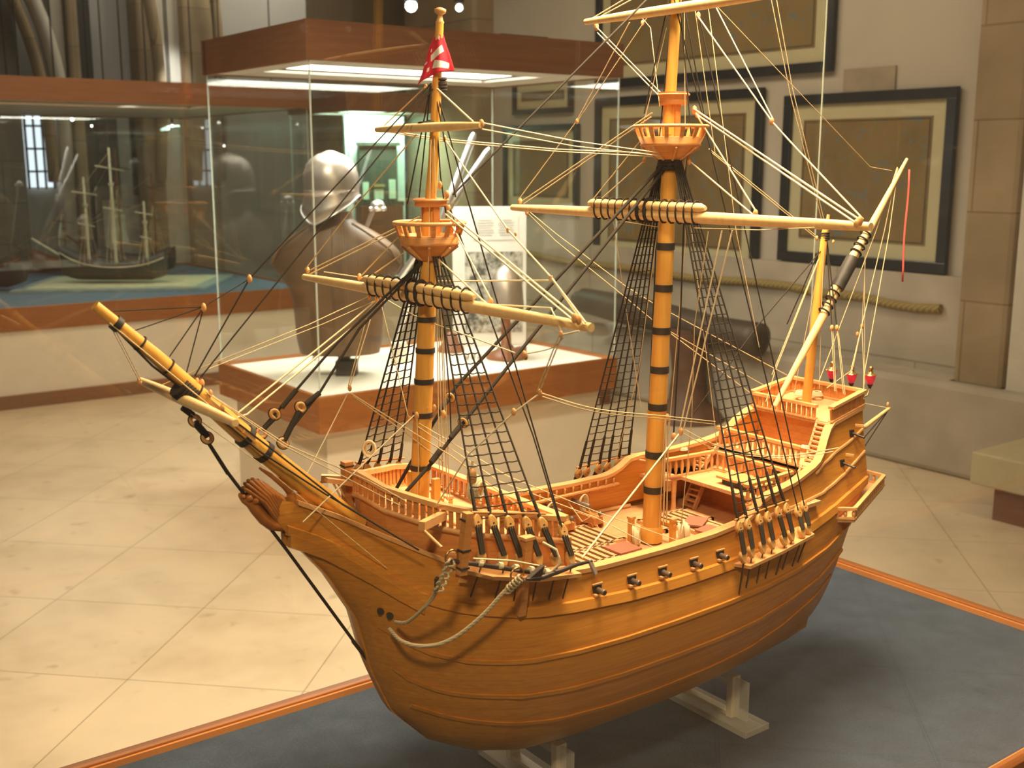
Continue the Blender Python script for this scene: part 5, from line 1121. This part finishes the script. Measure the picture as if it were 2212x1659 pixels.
MB().tube([(.855, 1.066, 1.088), (.868, 1.060, 1.100), (.862, 1.062, 1.118), (.848, 1.072, 1.128)], .0016, 6).build('lashing_tail', M['ropelt'], an)
MB().tube([(.745, 1.078, 1.127), (.80, 1.072, 1.114), (.85, 1.068, 1.096)], .0010, 6).build('lashing_line', M['ropelt'], an)
def cable(pts, r_, lab):
    P_ = []
    for x, y, z in pts:
        b_ = hb(x, min(z, I(x, ZR))) if x > .6 else 0; y = min(y, YC - b_ - r_ * .8); P_.append((x, y, z))
    o = sp(MB().tube(curve(P_), r_, 8), 'anchor_cable', M['cable']); o['label'] = lab; return o
c1 = cable([(.712, 1.083, 1.128), (.705, 1.085, 1.112), (.703, 1.09, 1.100), (.706, 1.11, 1.075), (.703, 1.14, 1.045), (.700, 1.165, 1.026), (.703, 1.195, 1.016)], .0024, 'short pale cable knotted to the anchor ring')
for k in range(5): 
    p = Vector((.7125 - .0022 * k, 1.080 + .003 * k, 1.128 - .0085 * k)); MB().tube([p + Vector((.0055 * math.cos(t), .003 * math.sin(2 * t), .0045 * math.sin(t))) for t in [2 * PI * q / 14 for q in range(14)]], .0016, 6, closed=True).build('knot_turn', M['cable'], c1)
c2 = cable([(.806, 1.068, 1.089), (.800, 1.070, 1.084), (.787, 1.076, 1.072), (.769, 1.088, 1.047), (.747, 1.11, 1.018), (.728, 1.13, 1.002), (.712, 1.155, .995), (.702, 1.18, .996), (.700, 1.205, 1.004)], .0027, 'long pale cable looping across the bow')
for k in range(5):
    p = Vector((.806 - .0035 * k, 1.067 + .001 * k, 1.090 - .0028 * k)); MB().tube([p + Vector((.003 * math.sin(2 * t), .0035 * math.cos(t), .0052 * math.sin(t))) for t in [2 * PI * q / 14 for q in range(14)]], .0017, 6, closed=True).build('knot_turn', M['cable'], c2)
MB().tube([(.806 + .010 * math.cos(t), 1.070, 1.096 + .008 * math.sin(t)) for t in [2 * PI * k / 16 for k in range(16)]], .0012, 6, closed=True).build('cable_ring', M['brass'], c2)
for s in (-1, 1):
    for x, z in ((.700, 1.022), (.708, 1.017)):
        p = hp(x, z, s, -.002); sp(MB().lathe(p, (-.5, s * 1.0, 0), [(0, .0048), (.004, .0048)], 12), 'hawse_hole', M['black'])
# ---- hull fittings
for s in (-1, 1):
    for x in (.842,):
        o = sp(MB().bar((x - .004, YC + s * (hb(x, 1.026) + .005), 1.022), (x, YC + s * (hb(x, 1.06) + .022), 1.128), .012, .011), 'fender_timber', M['inner'])
        MB().box((x, YC + s * (hb(x, 1.06) + .022), 1.1285), (.016, .014, .004)).build('cap', M['rail'], o)
    p = hp(.752, 1.066, s, .0005); sp(MB().box(p, (.016, .004, .016), rz=-s * .75), 'hawse_port', M['black'])
    # gun ports with barrels
    for i, (x, z) in enumerate(((.963, 1.030), (1.026, 1.029), (1.085, 1.028), (1.150, 1.026), (1.209, 1.025))):
        p = hp(x, z, s, .0006); g_ = sp(MB().box(p, (.0145, .003, .014)), 'gun_port', M['black'])
        for q, w_, h_ in ((Vector((0, s * .001, .008)), .018, .002), (Vector((0, s * .001, -.008)), .018, .002)): MB().box(p + q, (w_, .003, h_)).build('port_sill', M['rail'], g_)
        MB().box(p + Vector((-.006, s * .004, -.006)), (.005, .008, .003)).build('port_bracket', M['rail'], g_)
        a = Vector((x, YC + s * (hb(x, z) + .017), z)); MB().lathe(a, (0, -s, 0), [(0, .0035), (.0005, .0043), (.003, .0043), (.004, .0036), (.035, .0045), (.07, .0055), (.072, .003)], 12).build('cannon_barrel', M['gun'], g_)
        MB().lathe(a + Vector((0, s * .0006, 0)), (0, -s, 0), [(0, .0026), (.0008, .0026)], 10).build('bore', M['black'], g_)
        # carriage on deck
        y = YC + s * (hb(x, z) - .055); cgo = MB().box((x, y, ZW + .016), (.020, .045, .012)).build('gun_carriage', M['inner'], g_)
        for dx in (-.011, .011):
            for dy in (-.016, .016): MB().lathe((x + dx - .0015, y + dy, ZW + .007), (1, 0, 0), [(0, .0065), (.003, .0065)], 12).build('truck_wheel', M['carve'], g_)
        MB().ball((x, YC + s * (hb(x, z) - .082), z - .004), .0045, 8).build('breech_knob', M['gun'], g_)
        for q in (-1, 1): MB().tube([(x + q * .012, YC + s * (hb(x, z) - .012), z), (x + q * .016, YC + s * (hb(x, z) - .055), ZW + .012), (x + q * .004, YC + s * (hb(x, z) - .080), z - .004)], .0011, 5).build('breeching_rope', M['rope'], g_)
    # small guns at the quarter, with bronze-coloured mounts
    for x, z in ((1.592, 1.090), (1.633, 1.134)):
        p = hp(x, z, s, 0); q_ = sp(MB().tube([p + Vector((-.004, 0, .0)), p + Vector((-.002, s * .026, -.004))], .0022, 8), 'swivel_gun', M['iron'])
        MB().box(p + Vector((-.006, s * .002, .0)), (.010, .003, .012)).build('port', M['black'], q_); MB().box(p + Vector((.004, s * .010, .014)), (.004, .014, .004), rz=.5).build('mount', M['rail'], q_)
# ---- belaying racks and coils along the bulwark
for s in (-1, 1):
    x0, x1 = 1.02, 1.30; b = MB().bar((x0, YC + s * (hb(x0, 1.04) - .014), 1.036), (x1, YC + s * (hb(x1, 1.04) - .014), 1.044), .008, .003); pr_ = sp(b, 'pin_rail', M['rail'])
    for k in range(16):
        x = x0 + .01 + (x1 - x0 - .02) * k / 15; y = YC + s * (hb(x, 1.04) - .014); MB().lathe((x, y, 1.030 + .008 * k / 15), (0, 0, 1), [(0, .0012), (.008, .0012), (.009, .002), (.013, .0016), (.016, .0024), (.018, .001)], 6).build('belaying_pin', M['rail'], pr_)
def coil(c, r_, ax, n=3, thick=.0013, sag=1.35, mat='ropelt', nm='rope_coil'):
    a = Vector(ax).normalized(); u = Vector((0, 0, 1)).cross(a); u = u.normalized() if u.length > .1 else Vector((1, 0, 0)); v = a.cross(u); b = MB()
    for k in range(n):
        rr = r_ * (1 - .10 * k); off = a * (thick * 1.4 * (k - n / 2)); b.tube([Vector(c) + off + u * math.cos(t) * rr + v * math.sin(t) * rr * sag for t in [2 * PI * q / 18 for q in range(18)]], thick, 6, closed=True)
    return sp(b, nm, M[mat])
for x, v, z in ((1.055, .150, 1.020), (1.145, .148, 1.024), (1.215, .146, 1.026)): coil((x, YC + v, z), .0085, (0, 1, .1), 4, .0012, 1.8)
coil((.808, 1.155, 1.185), .0160, (.35, -.94, 0), 5, .0018, 1.05); sp(MB().ball((.7985, 1.157, 1.202), .0085, 12, .8, .8, 1.5), 'block', M['block'])
sp(MB().tube([(.7985, 1.157, 1.214), (.800, 1.157, 1.224)], .0015, 6), 'block_strop', M['ropelt'])
coil((.792, 1.410, 1.190), .009, (.5, .8, 0), 4, .0018, 1.3)
# coils at the foot of the masts and on deck
for x, v, z in ((.828, -.022, 1.132), (.838, -.008, 1.133), (.812, -.030, 1.134), (.784, -.018, 1.134), (.775, .012, 1.136)): coil((x, YC + v, z), .0065, (.7, -.7, .1), 3, .0013, 1.7)
for x, v in ((.862, .045), (.842, .090)): coil((x, YC + v, 1.118), .014, (0, 0, 1), 4, .0016, 1.0)
coil((.955, YC - .095, .998), .022, (0, 0, 1), 6, .0020, 1.0); coil((.975, YC - .070, 1.000), .020, (.1, 0, 1), 5, .0020, 1.0)
for x, v in ((1.208, .000), (1.215, .012), (1.285, -.022), (1.292, -.030), (1.300, -.018)): coil((x, YC + v, 1.004), .009, (.6, -.7, .1), 4, .0014, 1.6)
for x, v, z in ((1.655, .01, 1.186), (1.640, .035, 1.185)): coil((x, YC + v, z), .010, (0, 0, 1), 4, .0014, 1.0)
coil((1.435, YC + .128, 1.092), .008, (0, 0, 1), 3, .0013, 1.0); coil((1.506, YC - .088, 1.128), .007, (.2, 0, 1), 3, .0013, 1.0)
# bitts and pin racks around the masts
def bitt(x, v, z0, h_, w_=.008):
    o = sp(MB().box((x, YC + v, z0 + h_ / 2), (w_, w_, h_)), 'bitt_post', M['mast']); MB().box((x, YC + v, z0 + h_), (w_ * 1.3, w_ * 1.3, .004)).build('cap', M['rail'], o)
for x, v in ((.832, -.018), (.832, .018), (.775, -.025), (.775, .025)): bitt(x, v, 1.118, .026)
for x, v in ((1.262, -.024), (1.262, .024), (1.215, .024)): bitt(x, v, ZW, .040)
sp(MB().bar((1.262, YC - .03, ZW + .03), (1.262, YC + .03, ZW + .03), .007, .005), 'bitt_beam', M['mast'])
sp(MB().bar((.832, YC - .024, 1.138), (.832, YC + .024, 1.138), .006, .004), 'bitt_beam', M['mast'])
for x, v, z1 in ((1.255, .022, 1.201), (1.247, -.024, 1.190)): 
    o = sp(MB().box((x, YC + v, (z1 + ZW) / 2 + .0), (.009, .009, .018)), 'knight_block', M['block'])
for x, v in ((.806, -.026), (.80, .026)): sp(MB().box((x, YC + v, 1.152), (.010, .008, .05)), 'knight_post', M['mast'])
# ---- main deck gratings and hatch covers
def grating(x0, x1, v0, v1, z, nx, nm='hatch_grating'):
    b = MB().box(((x0 + x1) / 2, YC + (v0 + v1) / 2, z + .0005), (x1 - x0, v1 - v0, .001)); o = sp(b, nm, M['black'])
    f = MB()
    for v in (v0, v1): f.box(((x0 + x1) / 2, YC + v, z + .003), (x1 - x0 + .006, .006, .006))
    for x in (x0, x1): f.box((x, YC + (v0 + v1) / 2, z + .003), (.006, v1 - v0 + .006, .006))
    f.build('coaming', M['deckwood'], o)
    s_ = MB()
    for k in range(nx): x = x0 + (x1 - x0) * (k + .5) / nx; s_.box((x, YC + (v0 + v1) / 2, z + .0035), ((x1 - x0) / nx * .52, v1 - v0, .005))
    s_.build('slats', M['deckwood'], o); return o
grating(.985, 1.205, .030, .120, ZW, 15); grating(.985, 1.175, -.028, .026, ZW, 13); grating(.99, 1.14, -.120, -.034, ZW, 10)
grating(1.275, 1.345, -.125, -.060, ZW, 6); grating(1.29, 1.40, .020, .085, ZW, 8)
def cover(x, v, w_, l_, rz, z): sp(MB().box((x, YC + v, z), (l_, w_, .003), rz=rz), 'hatch_cover', M['redhatch'])
cover(1.165, -.012, .040, .045, .0, ZW + .0085); cover(1.130, -.060, .040, .040, 0, ZW + .0085)
grating(1.325, 1.385, -.040, .030, ZW, 2, 'open_hatch'); cover(1.352, .012, .034, .050, .55, ZW + .010); cover(1.340, -.028, .026, .040, .2, ZW + .009)
# raised skid rails and pin of the half deck
sp(MB().box((1.435, YC - .02, ZH + .012), (.045, .090, .004)), 'chart_table', M['rail'])
sp(MB().box((1.435, YC - .02, ZH + .006), (.035, .070, .010)), 'companion_hatch', M['black'])
for s in (-1, 1):
    for x in (1.340, 1.375): sp(MB().tube([(x, YC + s * (hb(x, 1.07) - .010), 1.082), (x + .02, YC + s * (hb(x, 1.07) - .035), 1.078), (x + .022, YC + s * (hb(x, 1.07) - .014), 1.072)], .0022, 5), 'knee_bracket', M['rail'])
# deckhouse waterways
for s in (-1, 1): 
    rr = []
    for k in range(16):
        x = .94 + .40 * k / 15; b_ = hb(x, ZW) - .010; rr.append((x, YC + s * (b_ - .004), ZW + .003))
    sp(MB().tube(rr, .004, 4), 'waterway', M['rail'])
# ---- stern gallery
gp = [(1.538, -.128), (1.560, -.155), (1.724, -.094), (1.724, .094), (1.560, .155), (1.538, .128)]
def gz(x): return 1.010 + (x - 1.55) * .10
fl_ = MB(); xs = [(1.540, -.120)] + gp + [(1.540, .120)]
fl_.prism([(x, YC + v) for x, v in gp], [gz(x) - .010 for x, v in gp], [gz(x) - .004 for x, v in gp]); sp(fl_, 'gallery_floor', M['deckwood'])
ga_ = [(x, YC + v, gz(x) - .004) for x, v in gp]; o = balustrade('gallery_rail', ga_, .018, 46, w_=.007)
b = MB()
for k in (1, 3): a, c = Vector(ga_[k]), Vector(ga_[k + 1]); b.bar(a + Vector((0, 0, .007)), c + Vector((0, 0, .007)), .003, .018)
b.build('gallery_panel', M['hull'], o)
for s in (-1, 1): sp(MB().loft([[Vector((1.562, YC + s * .150, gz(1.562) - .010)), Vector((1.562, YC + s * .115, gz(1.562) - .010)), Vector((1.575, YC + s * .118, gz(1.56) - .038))], [Vector((1.720, YC + s * .090, gz(1.72) - .010)), Vector((1.720, YC + s * .064, gz(1.72) - .010)), Vector((1.70, YC + s * .075, gz(1.7) - .045))]], smooth=False), 'gallery_bracket', M['hull'])
# ---- stern outrigger, lanterns
sp(MB().tube([(1.700, 1.258, 1.118), (1.764, 1.262, 1.112), (1.863, 1.28, 1.132)], [.0045, .0045, .0032], 10), 'outrigger_boom', M['spar'])
for p, q, k_m in (((1.862, 1.28, 1.132), (1.70, 1.27, 1.172), 'ropelt'), ((1.862, 1.28, 1.130), (1.70, 1.262, 1.012), 'tar'), ((1.862, 1.28, 1.130), (1.705, 1.295, 1.012), 'tar')): sp(MB().tube([p, q], .0010, 5), 'boom_guy', M[k_m])
sp(MB().ball((1.858, 1.28, 1.140), .005, 8, .6, .6, 1), 'block', M['block'])
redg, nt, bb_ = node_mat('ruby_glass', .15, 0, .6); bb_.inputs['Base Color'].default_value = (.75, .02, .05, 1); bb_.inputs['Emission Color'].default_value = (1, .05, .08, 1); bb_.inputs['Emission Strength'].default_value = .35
yel = plain('lantern_gleam', (.95, .75, .30), .3, vary=.02)
for i, (x, y, z) in enumerate(((1.705, 1.214, 1.216), (1.705, 1.254, 1.212), (1.705, 1.298, 1.213))):
    z += .003
    l_ = sp(MB().lathe((x, y, z - .012), (0, 0, 1), [(0, .003), (.004, .0062), (.010, .0085), (.016, .0095), (.018, .0095)], 8), 'stern_lantern', redg)
    MB().lathe((x, y, z + .006), (0, 0, 1), [(0, .0115), (.0015, .0105), (.003, .005), (.007, .0035), (.010, .003), (.011, .0045), (.014, .003), (.016, .001)], 12).build('lantern_cap', M['brass'], l_)
    MB().lathe((x, y, z - .020), (0, 0, 1), [(0, .0012), (.004, .003), (.009, .0055)], 8).build('lantern_foot', M['iron'], l_)
    MB().tube([(x, y, z - .018), (x - .006, y, z - .030), (1.668, y, z - .040)], .0013, 6).build('bracket', M['brass'], l_)
# ---- flag hanging at the fore masthead: red with white diamonds
def flag_mat():
    mt, nt, b = node_mat('red_white_flag', .75, 0, .2); tc = nt.nodes.new('ShaderNodeTexCoord'); sp_ = nt.nodes.new('ShaderNodeSeparateXYZ'); nt.links.new(tc.outputs['UV'], sp_.inputs[0])
    def rect(x, y, w_, h_, rot=0):
        mp = nt.nodes.new('ShaderNodeMapping'); mp.vector_type = 'TEXTURE'; mp.inputs['Location'].default_value = (x, y, 0); mp.inputs['Rotation'].default_value = (0, 0, rot); mp.inputs['Scale'].default_value = (w_, h_, 1)
        nt.links.new(tc.outputs['UV'], mp.inputs['Vector']); s = nt.nodes.new('ShaderNodeSeparateXYZ'); nt.links.new(mp.outputs[0], s.inputs[0])
        a = nset(nt, 'ShaderNodeMath', operation='ABSOLUTE'); nt.links.new(s.outputs[0], a.inputs[0]); c = nset(nt, 'ShaderNodeMath', operation='ABSOLUTE'); nt.links.new(s.outputs[1], c.inputs[0])
        m_ = nset(nt, 'ShaderNodeMath', operation='MAXIMUM'); nt.links.new(a.outputs[0], m_.inputs[0]); nt.links.new(c.outputs[0], m_.inputs[1]); l = nset(nt, 'ShaderNodeMath', operation='LESS_THAN'); nt.links.new(m_.outputs[0], l.inputs[0]); l.inputs[1].default_value = .5; return l.outputs[0]
    outs = [rect(.50, .585, .56, .15, .32), rect(.62, .28, .50, .20, -.25), rect(.55, .90, .16, .08, -.3), rect(.06, .44, .10, .05, .2), rect(.20, .66, .05, .06, .0), rect(.22, .25, .07, .10, .1)]
    acc = outs[0]
    for o_ in outs[1:]:
        m_ = nset(nt, 'ShaderNodeMath', operation='MAXIMUM'); nt.links.new(acc, m_.inputs[0]); nt.links.new(o_, m_.inputs[1]); acc = m_.outputs[0]
    mx = nset(nt, 'ShaderNodeMixRGB', blend_type='MIX'); nt.links.new(acc, mx.inputs[0]); mx.inputs[1].default_value = (.74, .045, .075, 1); mx.inputs[2].default_value = (.88, .86, .82, 1); nt.links.new(mx.outputs[0], b.inputs['Base Color'])
    tr = nt.nodes.new('ShaderNodeBsdfTranslucent'); nt.links.new(mx.outputs[0], tr.inputs[0]); ms = nt.nodes.new('ShaderNodeMixShader'); ms.inputs[0].default_value = .25
    nt.links.new(b.outputs[0], ms.inputs[1]); nt.links.new(tr.outputs[0], ms.inputs[2]); nt.links.new(ms.outputs[0], nt.nodes['Material Output'].inputs[0]); return mt
Lf = [(.8355, 1.285, 1.763), (.8285, 1.290, 1.745), (.8245, 1.293, 1.727), (.8205, 1.296, 1.712), (.8165, 1.300, 1.698)]
Rt = [(.8405, 1.277, 1.763), (.8445, 1.275, 1.748), (.8490, 1.272, 1.734), (.8520, 1.270, 1.722), (.8535, 1.269, 1.7155)]
rows = []; uv = []
for i in range(17):
    t = i / 16 * 4; k = min(3, int(t)); a = Vector(Lf[k]).lerp(Vector(Lf[k + 1]), t - k); b_ = Vector(Rt[k]).lerp(Vector(Rt[k + 1]), t - k); r_ = []
    for j in range(13):
        s_ = j / 12; p = a.lerp(b_, s_) + Vector((-.010, -.012, 0)) * math.sin(PI * s_) * (.35 + .65 * i / 16) + Vector((-.003, -.004, 0)) * math.sin(4 * PI * s_) * (i / 16); p.z -= .006 * math.sin(PI * s_) * (i / 16) * (-.6); r_.append(p)
    rows.append(r_); uv.append([(j / 12, 1 - i / 16) for j in range(13)])
fo = sp(MB().grid(rows), 'flag', flag_mat()); ul = fo.data.uv_layers.new(name='uv'); fuv = [p for r_ in uv for p in r_]
for lp_ in fo.data.loops: ul.data[lp_.index].uv = fuv[lp_.vertex_index]
q_ = fo.modifiers.new('thick', 'SOLIDIFY'); q_.thickness = .0006
fo['label'] = 'small red and white flag'
# ---- red ensign streamer at the lateen peak
sp(MB().grid([[Vector((1.862, 1.268 + .004 * j, 1.585 - .026 * i)) + Vector((.002 * math.sin(i), 0, 0)) for j in range(2)] for i in range(9)]), 'pennant', plain('faded_red', (.62, .10, .08), .8)).modifiers.new('thick', 'SOLIDIFY').thickness = .0006

# ================================================================ clear acrylic cradles
acr = bpy.data.materials.new('clear_acrylic'); acr.use_nodes = True; nt = acr.node_tree; b = nt.nodes['Principled BSDF']
b.inputs['Base Color'].default_value = (.90, .88, .78, 1); b.inputs['Roughness'].default_value = .12; b.inputs['Alpha'].default_value = .30; b.inputs['IOR'].default_value = 1.49
acre = plain('acrylic_edge', (.80, .72, .56), .3, vary=.03)
def cradle(x, label):
    t = thing('acrylic_cradle', (x, YC, .651), label, 'display cradle', 'acrylic cradles under the keel')
    o = MB().box((x, YC, .658), (.060, .230, .012)).build('base_plate', acr, t, bevel=.0015)
    MB().box((x, YC, .6675), (.016, .120, .006)).build('foot_bar', acre, t)
    for s in (-1, 1):
        y = YC + s * .058; zt = .738 + .012
        b_ = MB().box((x, y, .700), (.020, .013, .075)); b_.build('upright', acre, t, bevel=.001)
        MB().box((x, y + s * .02, .700), (.006, .026, .070)).build('side_web', acr, t)
    MB().box((x, YC, .7255), (.018, .104, .010)).build('saddle', acr, t)
cradle(1.385, 'clear acrylic cradle on the carpet under the aft keel, its base plate in full view')
cradle(1.00, 'clear acrylic cradle under the bow end of the keel, cut by the photo bottom')
